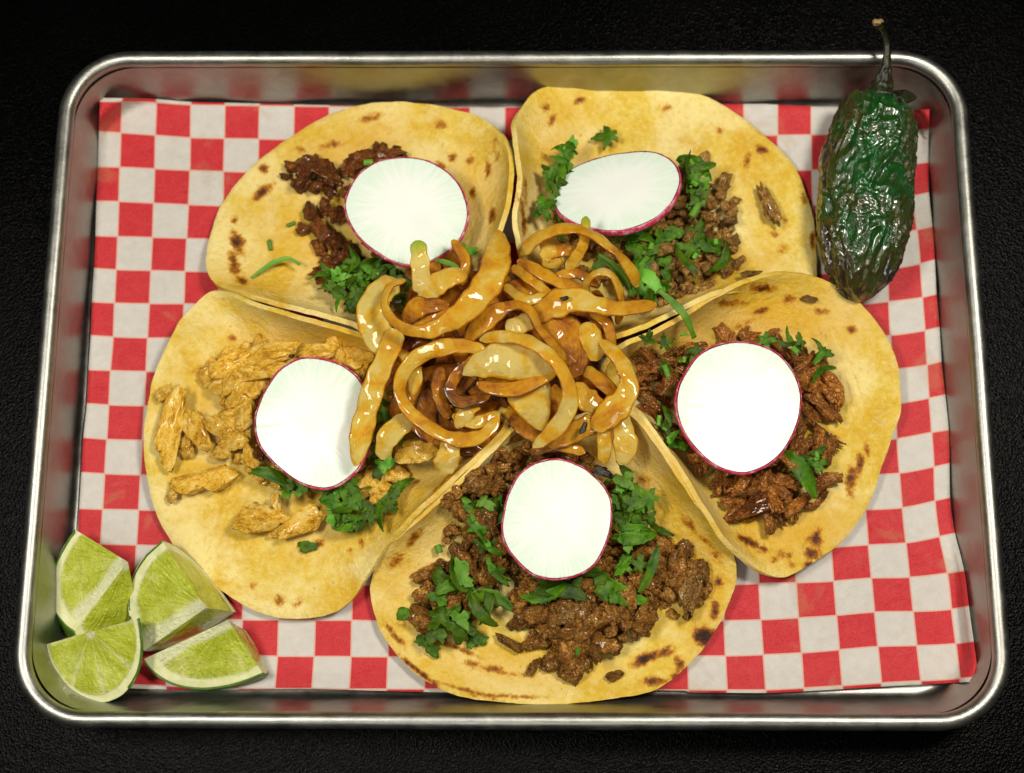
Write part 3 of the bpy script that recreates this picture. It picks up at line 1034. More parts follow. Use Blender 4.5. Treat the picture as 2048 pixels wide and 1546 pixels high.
def put(kind, px, py, rpx, ang=None, lift=0.0, stretch=(1, 1, 1), trees=None, label=None, cat=None, group=None, rnd=random, var=None, tilt=0.35):
    base, n = hit(px, py, trees)
    r = rpx / 57.0
    me = MB[kind][var if var is not None else rnd.randrange(len(MB[kind]))]
    o = bpy.data.objects.new(NAMES[kind], me)
    c = P(px, py, base.z + lift + r * 0.40)
    nn = (n * 0.6 + Vector((rnd.uniform(-tilt, tilt), rnd.uniform(-tilt, tilt), 0.8))).normalized()
    R = orient(nn, math.radians(ang) if ang is not None else rnd.uniform(0, 6.28))
    o.matrix_world = Matrix.Translation(c) @ R.to_4x4() @ Matrix.Diagonal((r * stretch[0], r * stretch[1], r * stretch[2], 1))
    SC.collection.objects.link(o)
    tag(o, label, cat, group)
    return o


DIRS = ['right of', 'lower right of', 'below', 'lower left of', 'left of', 'upper left of', 'above', 'upper right of']
RADC = {'upper left': (813, 423), 'upper right': (1232, 385), 'right hand': (1476, 816), 'left hand': (617, 848), 'front': (1112, 1040)}


def direction(x, y, cx, cy):
    return DIRS[int(round(math.degrees(math.atan2(y - cy, x - cx)) / 45.0)) % 8]


def beside_radish(x, y, which):
    cx, cy = RADC[which]
    if math.hypot(x - cx, y - cy) < 95:
        return 'tucked under the ' + which + ' radish slice'
    return direction(x, y, cx, cy) + ' the ' + which + ' radish slice'


def rand_in(poly, rnd):
    xs = [p[0] for p in poly]
    ys = [p[1] for p in poly]
    while True:
        x, y = rnd.uniform(min(xs), max(xs)), rnd.uniform(min(ys), max(ys))
        if in_poly(x, y, poly):
            return x, y


def pile_height(x, y, polys, top):
    e = max((edge_dist(x, y, p) if in_poly(x, y, p) else 0) for p in polys)
    return top * (1 - math.exp(-e / 34.0))


def crumbs(name, kind, polys, n, r0, r1, top, tree, seed, label, cat):
    """uncountable fine crumbs that fill the taco under the larger pieces: one object"""
    rnd = random.Random(seed)
    vs, fs = [], []
    areas = []
    for p in polys:
        a = abs(sum(p[i][0] * p[(i + 1) % len(p)][1] - p[(i + 1) % len(p)][0] * p[i][1] for i in range(len(p)))) / 2
        areas.append(a)
    for k in range(n):
        poly = rnd.choices(polys, areas)[0]
        x, y = rand_in(poly, rnd)
        base, nn = hit(x, y, [tree])
        h = pile_height(x, y, polys, top) * rnd.uniform(0.0, 1.0)
        r = rnd.uniform(r0, r1) * 1.15 / 57.0
        c = P(x, y, base.z + h + r * 0.3)
        if kind in ('shred', 'cshred'):
            v, f = shred(rnd.randrange(1000), 4)
        else:
            v, f = lump(rnd.randrange(1000), 3 if n < 300 or k % 2 else 2, 0.3, 1.6, 0.2, (1, 0.8, 0.7))
        R = orient((nn + Vector((rnd.uniform(-.6, .6), rnd.uniform(-.6, .6), 0.3))).normalized(), rnd.uniform(0, 6.28))
        b0 = len(vs)
        for q in v:
            w = c + R @ (q * r)
            vs.append(Vector((w.x, w.y, max(w.z, base.z - 0.02))))
        fs += [tuple(i + b0 for i in g) for g in f]
    o = mobj(name, vs, fs, MMAT[kind])
    o['kind'] = 'stuff'
    tag(o, label, cat)
    return o


def pieces(kind, polys, n, r0, r1, top, tree, seed, label, cat, which, stretch=None, layer=(0.55, 1.3)):
    rnd = random.Random(seed)
    areas = [abs(sum(p[i][0] * p[(i + 1) % len(p)][1] - p[(i + 1) % len(p)][0] * p[i][1] for i in range(len(p)))) / 2 for p in polys]
    for k in range(n):
        poly = rnd.choices(polys, areas)[0]
        x, y = rand_in(poly, rnd)
        h = pile_height(x, y, polys, top) * rnd.uniform(*layer)
        r = rnd.uniform(r0, r1) * (1.22 if stretch is None else 1.0)
        s = (1, rnd.uniform(0.7, 1.0), rnd.uniform(0.75, 1.05)) if stretch is None else (rnd.uniform(*stretch), 1, 1)
        kd = kind if isinstance(kind, str) else rnd.choice(kind)
        ph = label + ' ' + beside_radish(x, y, which)
        put(kd, x, y, r, lift=h, stretch=s, trees=[tree], label=ph, cat=cat, group=ph, rnd=rnd, tilt=0.6)


# upper left taco: dark seared beef
p1 = [[(570, 360), (592, 308), (640, 312), (690, 365), (665, 392), (600, 375)],
      [(680, 345), (705, 318), (745, 288), (800, 300), (840, 325), (800, 420), (700, 400)],
      [(600, 410), (690, 385), (860, 400), (900, 520), (745, 592), (660, 580), (640, 500), (600, 460)]]
crumbs('seared_beef', 'red', p1, 150, 10, 20, 0.75, T1, 1, 'dark fine seared beef crumbs filling the upper left taco', 'chopped beef')
g = 'seared beef chunks in the upper left taco'
lb = 'dark seared reddish beef chunk'
for (x, y, r, a, s) in [(612, 342, 40, 60, (1.1, .9, .8)), (655, 350, 38, -40, (1.2, .9, .8)), (632, 372, 24, 20, (1, .9, .8)), (660, 385, 20, 90, (1.1, 1, .9)),
                        (725, 318, 32, 10, (1.2, .8, .8)), (775, 308, 34, 10, (1.4, .7, .7)), (700, 335, 24, 60, (1, 1, .8)), (752, 292, 14, 60, (1.2, .8, .8)),
                        (622, 425, 26, 100, (1.2, .8, .8)), (640, 460, 32, -60, (1.2, .8, .8)), (675, 430, 28, 20, (1, .9, .8)), (668, 478, 26, 0, (1, .9, .8)),
                        (695, 500, 24, 70, (1.1, .8, .8)), (650, 548, 30, 10, (1.1, .9, .9)), (690, 548, 26, -30, (1, .9, .9)), (668, 575, 20, 0, (1, 1, .9)), (715, 520, 20, 0, (1, 1, .9)),
                        (735, 575, 20, 40, (1, 1, .8))]:
    ph = lb + ', ' + beside_radish(x, y, 'upper left')
    put('red', x, y, r, a, 0.22, s, [T1], ph, 'beef chunk', ph)

# upper right taco: pale chopped beef
p2 = [[(1345, 340), (1400, 308), (1455, 370), (1480, 410), (1468, 470), (1490, 530), (1430, 572), (1340, 610), (1250, 610), (1215, 560), (1130, 560), (1105, 480), (1120, 360), (1250, 320)]]
crumbs('chopped_beef', 'gray', p2, 240, 9, 18, 0.9, T2, 2, 'fine brown beef crumbs filling the upper right taco', 'chopped beef')
pieces('gray', [[(1345, 340), (1400, 312), (1455, 370), (1478, 410), (1465, 470), (1480, 530), (1430, 565), (1320, 590), (1270, 560), (1300, 480)]], 46, 13, 25, 0.9, T2, 22,
       'brown chopped beef chunk', 'beef chunk', 'upper right')
put('gray', 1540, 410, 36, 112 + 180, 0.12, (1.5, .62, .55), [T2], 'lone flat piece of brown beef lying apart near the chili', 'beef chunk', var=2, tilt=0.05)
put('gray', 1333, 500, 20, 20, 1.25, (1.1, .9, .7), [T2], 'pale pinkish beef chunk among the cilantro of the upper right taco', 'beef chunk', var=4)
put('gray', 1500, 547, 22, 10, 0.6, (1.7, .5, .5), [T2], 'thin dark beef sliver on the upper edge of the right tortilla', 'beef chunk', var=1)

# right taco: shredded beef
p3 = [[(1240, 725), (1330, 690), (1430, 678), (1520, 668), (1600, 690), (1650, 735), (1690, 800), (1650, 840), (1670, 890), (1640, 930), (1672, 965), (1640, 1000), (1570, 1050),
       (1540, 1062), (1480, 1030), (1420, 970), (1370, 900), (1320, 850), (1270, 790)]]
crumbs('shredded_beef', 'shred', p3, 170, 16, 30, 0.9, T3, 3, 'fine torn beef fibres filling the right taco', 'shredded beef')
pieces('shred', p3, 105, 24, 44, 0.85, T3, 33, 'torn reddish brown strand bundle of beef', 'beef shred',
       'right hand', stretch=(0.85, 1.15), layer=(0.5, 1.0))
put('shred', 1672, 775, 50, -58, 0.35, (1.0, 1.0, 1.0), [T3], 'long pointed beef shred sticking out to the right over the bare tortilla', 'beef shred', var=3)
put('shred', 1650, 770, 46, -66, 0.25, (1.0, 1.0, 1.0), [T3], 'second beef shred lying close inside the long pointed one in the right taco', 'beef shred', var=5)
put('red', 1520, 1010, 44, 20, 0.5, (1.3, .9, .5), [T3], 'wide flat chunk of beef at the lower end of the right taco filling', 'beef chunk', var=3)
put('gray', 1620, 598, 15, -10, 0.02, (1.3, .7, .6), [T3], 'tiny brown beef crumb high on the right tortilla wall', 'beef chunk', var=0)

# left taco: grilled chicken
p4 = [[(420, 740), (470, 700), (560, 690), (700, 690), (730, 800), (760, 960), (700, 1000), (600, 990), (520, 960), (440, 890), (430, 800)]]
crumbs('chopped_chicken', 'chick', p4, 130, 10, 18, 0.5, T4, 4, 'small golden chicken crumbs filling the left taco', 'chopped chicken')
g = 'chicken pieces in the left taco'
lb = 'golden browned piece of grilled chicken in the left taco'
CL = ['longest upright chicken strip at the left edge of the left taco', 'small chicken bit at the top of the longest upright strip',
      'pointed chicken wedge just right of the longest upright strip', 'small chicken bit at the foot of the pointed wedge',
      'stringy torn chicken piece at the upper left of the left taco filling', 'chicken bit at the left end of the stringy torn piece',
      'long flat chicken slab along the top of the left taco filling', 'chicken slab under the long flat one, upper left of the radish',
      'chicken bit touching the top left edge of the left radish slice', 'chicken bit in the middle of the left taco filling',
      'chicken wedge between the pointed wedge and the radish', 'chicken piece against the left edge of the left radish slice',
      'chicken piece low on the left side of the left radish slice', 'chicken bit by the lower left edge of the left radish slice',
      'left half of the bumpy chicken piece lying on bare tortilla', 'right half of the bumpy chicken piece lying on bare tortilla',
      'small end of the bumpy chicken piece nearest the checkered paper', 'browned oval chicken piece at the bottom of the left taco filling',
      'small upright chicken piece between the two lowest ones', 'lowest right chicken piece, beside the cilantro leaf',
      'chicken bit tucked under the browned oval piece', 'chicken bit joining the lowest right piece and the cilantro',
      'chicken piece above the left radish slice by the tortilla wall', 'chicken piece at the lower right of the left radish slice',
      'small chicken bit peeping over the top of the left radish slice', 'small chicken bit above the bumpy piece']
for (lb, (k, x, y, r, a, s, l)) in zip(CL, [('chick', 340, 845, 50, 84, (1.7, .68, .55), .12), ('chick', 328, 782, 20, 30, (1.1, .9, .8), .2), ('chick', 396, 860, 50, 112, (1.2, .75, .6), .1),
                              ('chick', 372, 890, 26, 80, (1, .8, .7), .05), ('cshred', 470, 722, 62, 20, (1, 1, 1), .3), ('chick', 420, 750, 30, 40, (1.1, .8, .7), .15),
                              ('chick', 548, 702, 44, 5, (1.5, .7, .6), .5), ('chick', 520, 745, 42, 10, (1.2, .7, .6), .5), ('chick', 560, 740, 34, -30, (1.1, .8, .6), .6),
                              ('chick', 470, 800, 30, 60, (1, .9, .8), .4), ('chick', 440, 850, 38, -50, (1.2, .8, .7), .3), ('chick', 490, 840, 34, 80, (1.1, .8, .8), .5),
                              ('chick', 470, 880, 34, 10, (1, .8, .8), .3), ('chick', 500, 920, 28, 90, (1, .9, .8), .5), ('chick', 375, 970, 42, 10, (1.2, .8, .7), .1),
                              ('chick', 430, 960, 46, 20, (1.1, .85, .7), .12), ('chick', 345, 985, 20, 60, (1, .8, .7), .1), ('chick', 510, 1035, 54, -10, (1.1, .75, .7), .15),
                              ('chick', 556, 1012, 26, 95, (1.3, .6, .7), .3), ('chick', 600, 1050, 50, 20, (1.2, .75, .6), .15), ('chick', 560, 1065, 26, 0, (1.2, .8, .6), .1),
                              ('chick', 640, 1035, 26, 30, (1, .8, .7), .2), ('chick', 640, 700, 36, 0, (1.2, .7, .6), .5), ('chick', 735, 960, 28, 50, (1.2, .7, .7), .5),
                              ('chick', 590, 725, 20, 0, (1, .8, .8), .7), ('chick', 445, 905, 22, 0, (1, .8, .8), .3)]):
    put(k, x, y, r, a, l, s, [T4], lb, 'chicken piece', None, tilt=0.2)
pieces('chick', [[(410, 745), (470, 700), (600, 690), (560, 740), (505, 800), (500, 880), (440, 880), (440, 800)], [(650, 690), (730, 720), (745, 790), (700, 760)], [(720, 950), (790, 930), (790, 990), (740, 1010)]], 44, 20, 34, 0.6, T4, 44,
       'small golden chicken bit', 'chicken piece', 'left hand')
put('chick', 838, 900, 40, 10, 1.1, (1.1, .8, .6), [T4], 'pale chicken piece wedged against the onions at the inner end of the left taco', 'chicken piece', var=2, tilt=.1)
put('red', 520, 905, 22, 70, 0.75, (1.1, .8, .7), [T4], 'dark reddish meat bit beside the lower left of the left radish slice', 'meat chunk', var=1)

# front taco: chopped beef
p5a = [(885, 1010), (930, 930), (1000, 885), (1100, 900), (1240, 930), (1300, 1080), (1270, 1170), (1100, 1180), (1000, 1150), (930, 1130), (890, 1080)]
p5b = [(840, 1160), (880, 1120), (980, 1130), (1000, 1200), (900, 1260), (855, 1285), (830, 1240)]
p5c = [(1010, 1150), (1280, 1140), (1320, 1200), (1290, 1270), (1240, 1300), (1200, 1340), (1110, 1340), (1070, 1280), (1030, 1210)]
p5d = [(1240, 1130), (1310, 1080), (1350, 1080), (1410, 1110), (1418, 1170), (1380, 1250), (1350, 1240), (1320, 1200), (1270, 1210)]
P5 = [p5a, p5b, p5c, p5d]
crumbs('chopped_beef', 'beef', P5, 420, 9, 19, 0.8, T5, 5, 'fine brown beef crumbs filling the front taco', 'chopped beef')
pieces('beef', [p5a], 60, 14, 28, 0.85, T5, 51, 'chopped beef chunk in the inner filling', 'beef chunk', 'front')
pieces('beef', [p5b], 22, 16, 28, 0.6, T5, 52, 'brown beef chunk in the outer left end', 'beef chunk', 'front')
pieces('beef', [p5c], 54, 16, 31, 0.85, T5, 53, 'coarse brown beef chunk', 'beef chunk', 'front')
pieces('beef', [p5d], 24, 15, 28, 0.6, T5, 54, 'brown beef chunk in the outer right end', 'beef chunk', 'front')
put('gray', 1378, 1185, 42, 72, 0.45, (1.5, .8, .55), [T5], 'largest tan crusted beef chunk at the right end of the front taco filling', 'beef chunk', var=5, tilt=.05)
put('beef', 1360, 1110, 28, 60, 0.4, (1.3, .8, .6), [T5], 'pointed beef chunk above the largest crusted one in the front taco', 'beef chunk', var=2, tilt=.1)
put('beef', 1022, 1288, 24, -35, 0.08, (1.7, .6, .6), [T5], 'narrow stick of beef lying apart on the front tortilla', 'beef chunk', var=3, tilt=.05)
put('beef', 1066, 1335, 20, 60, 0.05, (1.1, .7, .6), [T5], 'small beef bit touching the tip of the narrow stick of beef', 'beef chunk', var=6, tilt=.05)
put('beef', 1225, 1352, 18, 10, 0.05, (1.3, .8, .6), [T5], 'small beef bit nearest the front edge of the front tortilla', 'beef chunk', var=7, tilt=.05)
put('gray', 1135, 1225, 36, 10, 0.8, (1.2, .9, .55), [T5], 'flat smooth beef chunk in the middle of the front taco below the radish', 'beef chunk', var=1, tilt=.1)
put('beef', 1150, 1265, 38, 20, 0.8, (1.2, .9, .55), [T5], 'ridged beef chunk just under the flat smooth one in the front taco', 'beef chunk', var=1, tilt=.1)

# ------------------------------------------------------------ cilantro


def leaf_mesh(seed, lobes=3, chopped=False):
    """lobed cilantro leaf with toothed edge, about 2 across, lying in xy"""
    rnd = random.Random(seed)
    n, m = 72, 7
    vs = []
    ph = rnd.uniform(-0.3, 0.3)
    cut = rnd.uniform(0.2, 0.7)
    ca = rnd.uniform(0, 6.28)
    cup = rnd.uniform(-0.45, 0.45)
    cup2 = rnd.uniform(-0.5, 0.5)
    for i in range(n):
        a = 2 * math.pi * i / n
        t = (a - math.pi / 2 + ph)
        lob = 0.5 + 0.5 * math.cos(lobes * t)
        r = 0.42 + 0.58 * lob ** 0.7
        r *= 1 + 0.12 * math.cos(3.2 * lobes * t + seed) * lob + 0.05 * math.sin(17 * t + seed)
        r *= 0.75 + 0.25 * math.sin(a)
        x, y = r * math.cos(a), r * math.sin(a) * 1.1
        if chopped:
            d = x * math.cos(ca) + y * math.sin(ca)
            if d > cut:
                x -= (d - cut) * math.cos(ca)
                y -= (d - cut) * math.sin(ca)
        for j in range(m):
            s = j / (m - 1)
            xx, yy = x * s, y * s
            z = cup * xx * xx + cup2 * yy * yy * 0.6 + 0.10 * noise.noise(Vector((xx * 2.1, yy * 2.1, seed))) + 0.10 * s * s * noise.noise(Vector((xx * 5, yy * 5, seed + 4)))
            vs.append(Vector((xx, yy, z)))
    return vs, grid_faces(n, m, wrap_u=True)


def strip_mesh(seed, wide=0.30):
    rnd = random.Random(seed)
    n, m = 26, 5
    vs = []
    b = rnd.uniform(-0.5, 0.5)
    tw = rnd.uniform(-1.2, 1.2)
    for i in range(n):
        t = -1 + 2 * i / (n - 1)
        w = wide * (1 - 0.65 * abs(t) ** 3) * (1 + 0.35 * noise.noise(Vector((t * 3.1, seed, 0))))
        cx, cy, cz = t, b * t * t - b * 0.4, 0.16 * math.cos(t * 2.2 + seed)
        a = tw * t
        for j in range(m):
            q = (j / (m - 1) - 0.5) * 2
            jag = 1 + (0.22 * noise.noise(Vector((t * 9, q * 3, seed))) if abs(q) > 0.9 else 0)
            vs.append(Vector((cx, cy + w * q * math.cos(a) * jag, cz + w * q * math.sin(a) + 0.05 * q * q)))
    return vs, grid_faces(n, m)


def ring_mesh(seed):
    """short cut piece of hollow stem"""
    rnd = random.Random(seed)
    L = rnd.uniform(0.5, 1.3)
    n, m = 8, 12
    vs = []
    for (rr, rev) in ((0.5, False), (0.3, True)):
        for i in range(n):
            t = i / (n - 1)
            t = 1 - t if rev else t
            for k in range(m):
                a = 2 * math.pi * k / m
                vs.append(Vector(((t - 0.5) * 2 * L, rr * math.cos(a), rr * math.sin(a) * 0.8 + 0.12 * (t - .5) ** 2)))
    fs = grid_faces(2 * n, m, wrap_u=True, wrap_v=True)
    return vs, fs


LEAF = {
    'leaf': variants('cilantro_leaf', M_LEAF, 7, lambda k: leaf_mesh(k + 1, 3 + (k % 3))),
    'cut': variants('cilantro_leaf', M_LEAF, 8, lambda k: leaf_mesh(k + 21, 2 + (k % 3), True)),
    'strip': variants('cilantro_strip', M_LEAF, 7, lambda k: strip_mesh(k + 1, 0.20 + 0.05 * (k % 4))),
    'pale': variants('cilantro_leaf', M_STEM, 4, lambda k: leaf_mesh(k + 51, 3, True)),
    'stem': variants('chopped_cilantro', M_STEM, 5, lambda k: ring_mesh(k)),
}
LNAME = {'leaf': 'cilantro_leaf', 'cut': 'cilantro_leaf', 'strip': 'cilantro_strip', 'pale': 'cilantro_leaf', 'stem': 'chopped_cilantro'}


def herb(kind, px, py, rpx, ang, lift, tree, label, group, rnd, tilt=0.5, var=None):
    base, n = hit(px, py, [tree])
    me = LEAF[kind][var if var is not None else rnd.randrange(len(LEAF[kind]))]
    o = bpy.data.objects.new(LNAME[kind], me)
    c = P(px, py, base.z + lift)
    nn = (n * 0.5 + Vector((rnd.uniform(-tilt, tilt), rnd.uniform(-tilt, tilt), 0.9))).normalized()
    R = orient(nn, math.radians(ang))
    r = rpx / 57.0
    o.matrix_world = Matrix.Translation(c) @ R.to_4x4() @ Matrix.Scale(r, 4)
    SC.collection.objects.link(o)
    if kind != 'stem':
        sm = o.modifiers.new('thickness', 'SOLIDIFY')
        sm.thickness = 0.016 / r
        sm.offset = 0
    tag(o, label, 'cilantro', group)
    return o


def herbs(polys, n, tree, lift, seed, where, sizes=(15, 33), kinds=('leaf', 'cut', 'cut', 'strip', 'strip', 'pale')):
    rnd = random.Random(seed)
    n = int(n * 1.45)
    for k in range(n):
        poly = polys[k % len(polys)]
        x, y = rand_in(poly, rnd)
        kd = rnd.choice(kinds)
        nm = {'leaf': 'toothed green cilantro leaf', 'cut': 'toothed green cilantro leaf', 'strip': 'curled green cilantro strip',
              'pale': 'pale green cilantro leaf', 'stem': 'short cut green stalk ring'}[kd]
        s = rnd.uniform(*sizes) * (1.25 if sizes[1] < 30 else 1)
        if kd == 'stem':
            s *= 0.38
        if kd == 'strip':
            s *= 1.35
        ph = nm + ' ' + beside_radish(x, y, where)
        herb(kd, x, y, s, rnd.uniform(0, 360), lift + rnd.uniform(0, 0.35), tree, ph, ph, rnd)


herbs([[(565, 545), (640, 520), (760, 545), (860, 545), (930, 480), (960, 470), (930, 560), (860, 600), (760, 640), (690, 620), (600, 580)],
       [(700, 500), (800, 535), (760, 600), (650, 600)]], 46, T1, 0.75, 101, 'upper left')
herbs([[(1100, 300), (1140, 290), (1130, 470), (1090, 470), (1075, 440)], [(1180, 470), (1330, 450), (1440, 480), (1400, 560), (1320, 610), (1240, 590), (1190, 540)],
       [(1370, 320), (1430, 330), (1420, 400), (1380, 420)], [(1230, 470), (1330, 470), (1340, 600), (1270, 600)]], 62, T2, 1.0, 102, 'upper right',
      kinds=('leaf', 'cut', 'strip', 'strip', 'pale', 'stem'))
herbs([[(1290, 680), (1400, 650), (1420, 720), (1330, 760)], [(1480, 650), (1640, 670), (1650, 740), (1560, 700)], [(1590, 900), (1660, 900), (1650, 960)], [(1300, 820), (1350, 830), (1400, 920), (1340, 900)]],
      26, T3, 0.85, 103, 'right hand', (12, 20), ('leaf', 'cut', 'strip', 'stem', 'stem'))
herbs([[(740, 760), (800, 760), (830, 830), (800, 900), (740, 960)], [(560, 940), (700, 970), (790, 1000), (770, 1060), (680, 1060), (580, 1000)], [(640, 970), (720, 960), (760, 1050), (690, 1060)]],
      34, T4, 0.7, 104, 'left hand', (14, 26))
herbs([[(1225, 940), (1290, 950), (1310, 1020), (1300, 1080), (1240, 1100), (1225, 1020)], [(890, 1140), (990, 1110), (1010, 1200), (970, 1250), (880, 1280), (850, 1260)],
       [(940, 1020), (1000, 980), (1000, 1100), (960, 1090)], [(1030, 1130), (1230, 1140), (1280, 1130), (1250, 1200), (1080, 1190)], [(1230, 960), (1300, 1000), (1290, 1130), (1240, 1140)]],
      58, T5, 0.85, 105, 'front', (15, 29))
R_ = random.Random(77)
for (kd, x, y, s, a, l, t, lab) in [
    ('stem', 540, 490, 9, 100, 0.1, T1, 'lone green stem ring at the left of the upper left tortilla'),
    ('stem', 582, 448, 8, 20, 0.1, T1, 'small green stem ring left of the dark seared beef'),
    ('stem', 737, 325, 14, 0, 1.3, T1, 'green stem piece at the top left edge of the upper left radish slice'),
    ('leaf', 1220, 270, 34, 100, 0.5, T2, 'dark green cilantro leaf above the upper right radish slice'),
    ('stem', 1391, 420, 15, 60, 1.5, T2, 'fat pale green stem ring right of the upper right radish slice'),
    ('stem', 1432, 484, 10, 90, 1.4, T2, 'small green stem ring right of the pinkish beef chunk'),
    ('stem', 1390, 512, 10, 60, 1.5, T2, 'light green stem ring in the middle of the upper right taco'),
    ('strip', 1370, 520, 40, -60, 1.5, T2, 'upright narrow cilantro strip in the middle of the upper right taco'),
    ('strip', 1440, 520, 42, 55, 1.4, T2, 'wide cilantro strip at the right of the upper right taco'),
    ('strip', 1600, 945, 58, -55, 1.1, T3, 'broad flat cilantro strip at the lower right of the right radish slice'),
    ('leaf', 1640, 930, 24, 60, 1.0, T3, 'upright cilantro leaf right of the broad strip in the right taco'),
    ('strip', 1645, 745, 34, 35, 1.1, T3, 'cilantro strip curling over the beef right of the right radish slice'),
    ('stem', 1590, 700, 13, -50, 1.3, T3, 'bright green stem piece at the upper right of the right radish slice'),
    ('stem', 1333, 742, 11, -70, 1.3, T3, 'upright green stem piece left of the right radish slice'),
    ('cut', 1625, 1095 - 1, 1, 0, 0.0, T3, None),
    ('strip', 545, 955, 44, -20, 0.9, T4, 'curved green cilantro strip below the left radish slice'),
    ('leaf', 700, 1010, 36, 20, 0.9, T4, 'largest cilantro leaf below the left radish slice'),
    ('leaf', 745, 1025, 28, 40, 0.7, T4, 'dark cilantro leaf at the right end of the left taco leaves'),
    ('cut', 622, 1093, 24, 80, 0.15, T4, 'lone cilantro leaf piece on the bare lower part of the left tortilla'),
    ('strip', 800, 975, 34, 40, 0.5, T4, 'curled cilantro strip beside the pale chicken piece near the onions'),
    ('cut', 876, 984, 20, 0, 0.15, T4, 'small cilantro leaf lying on the raised edge between left and front tacos'),
    ('leaf', 905, 1235, 42, 60, 0.9, T5, 'largest pale cilantro leaf at the lower left of the front taco'),
    ('leaf', 855, 1278, 36, 200, 0.35, T5, 'dark scalloped cilantro leaf at the far lower left of the front taco'),
    ('leaf', 945, 1278, 28, 260, 0.3, T5, 'dark cilantro leaf hanging below the beef in the front taco'),
    ('cut', 815, 1230, 27, 75, 0.15, T5, 'lone rectangular cilantro piece at the left of the front tortilla'),
    ('pale', 925, 1160, 38, 15, 1.2, T5, 'light green square cut cilantro leaf in the front taco'),
    ('leaf', 965, 1050, 34, 60, 1.3, T5, 'glossy cilantro leaf left of the front radish slice'),
    ('strip', 1300, 1140, 48, 65, 1.2, T5, 'long cilantro strip right of the front radish slice'),
    ('strip', 1120, 1183, 52, -5, 1.3, T5, 'dark cilantro strip lying flat below the front radish slice'),
    ('strip', 1320, 1058, 32, -30, 0.5, T5, 'rolled cilantro strip on the right wall of the front tortilla'),
    ('stem', 877, 1098, 14, -70, 0.3, T5, 'pale green stem piece left of the beef on the front tortilla'),
    ('stem', 1326, 1097, 9, 0, 0.2, T5, 'round green stem ring above the crusted beef chunk'),
    ('leaf', 1270, 1010, 36, 0, 1.3, T5, 'bright cilantro leaf right of the front radish slice'),
    ('cut', 1155, 1306, 10, 0, 1.1, T5, 'tiny cilantro speck on the beef of the front taco'),
]:
    if lab:
        herb(kd, x, y, s, a, l, t, lab, None, R_, tilt=0.25)

# ------------------------------------------------------------ radish slices


def radish(px_outline, zc, tilt, thick, label, dome=0.06):
    """tilt: (dz per cm in x, dz per cm in y)"""
    n = 96
    O = catmull([(x, y, 0) for x, y in px_outline], n, closed=True)
    cx, cy = O[:, 0].mean(), O[:, 1].mean()
    C = P(cx, cy, zc)

    def on_plane(px, py):
        d = ray(px, py)
        nrm = Vector((-tilt[0], -tilt[1], 1)).normalized()
        t = (C - CAM_LOC).dot(nrm) / d.dot(nrm)
        return CAM_LOC + d * t, nrm
    root = empty('radish_slice', C)
    tag(root, label, 'radish slice', None)
    rs = [0.0, 0.1, 0.2, 0.32, 0.45, 0.58, 0.7, 0.8, 0.88, 0.93, 0.965]
    vs, uv = [], []
    rim = []
    for i in range(n):
        p, nrm = on_plane(O[i, 0], O[i, 1])
        p = C + (p - C) * (1 + 0.012 * noise.noise(Vector((i * 0.25, cx, cy))))
        rim.append(p)
        for j, s in enumerate(rs):
            q = C.lerp(p, s) + nrm * (dome * (1 - s * s))
            q += nrm * 0.02 * noise.noise(Vector((q.x * 1.2, q.y * 1.2, cx)))
            vs.append(q)
            uv.append((i / n, s))
    fs = grid_faces(n, len(rs), wrap_u=True)
    mobj('flesh', vs, fs, M_RAD, parent=root, uv=uv)
    # underside of flesh
    vs = []
    for i in range(n):
        for s in (0.02, 0.5, 0.94):
            vs.append(C.lerp(rim[i], s) - nrm * thick)
    mobj('flesh', vs, grid_faces(n, 3, wrap_u=True), M_RAD, parent=root, uv=[(0, 0.3)] * len(vs))
    vs = []
    prof = [(0.978, 0.003), (0.99, 0.0), (0.998, -0.02), (1.004, -0.3 * thick), (1.0, -0.7 * thick), (0.985, -0.95 * thick), (0.94, -1.0 * thick)]
    for i in range(n):
        for s, h in prof:
            w = 0.010 * noise.noise(Vector((i * 0.5, s * 9, cx)))
            vs.append(C.lerp(rim[i], s + w) + nrm * (h + dome * (1 - min(s, 1) ** 2)))
    mobj('skin', vs, grid_faces(n, len(prof), wrap_u=True), M_RSKIN, parent=root)
    return root


radish([(688, 415), (695, 380), (715, 348), (745, 326), (785, 314), (830, 314), (870, 326), (905, 350), (928, 385), (938, 425), (930, 465), (905, 498), (872, 520), (835, 533), (795, 528), (755, 508), (722, 482), (700, 452)],
       2.35, (0.02, -0.05), 0.24, 'large round radish slice on the dark seared beef of the upper left taco')
radish([(1103, 392), (1108, 368), (1130, 345), (1165, 325), (1210, 311), (1260, 303), (1305, 302), (1338, 314), (1358, 338), (1362, 366), (1350, 398), (1325, 428), (1288, 450), (1245, 462), (1200, 462), (1155, 450), (1122, 432), (1109, 414)],
       2.5, (0.22, -0.38), 0.30, 'oval tilted radish slice on the upper right taco')
radish([(1350, 808), (1355, 775), (1370, 742), (1395, 710), (1430, 690), (1470, 682), (1515, 686), (1555, 705), (1585, 738), (1602, 780), (1603, 820), (1592, 862), (1568, 903), (1535, 932), (1492, 948), (1450, 942), (1410, 918), (1378, 885), (1358, 848)],
       2.55, (-0.04, -0.04), 0.30, 'large round radish slice on the shredded beef of the right taco')
radish([(508, 850), (514, 812), (530, 775), (555, 742), (585, 720), (615, 713), (655, 718), (690, 732), (718, 755), (738, 800), (744, 850), (738, 900), (718, 938), (690, 965), (655, 980), (620, 975), (580, 955), (545, 925), (518, 890)],
       2.1, (0.03, 0.02), 0.22, 'round radish slice on the chicken taco, right side under an onion strip')
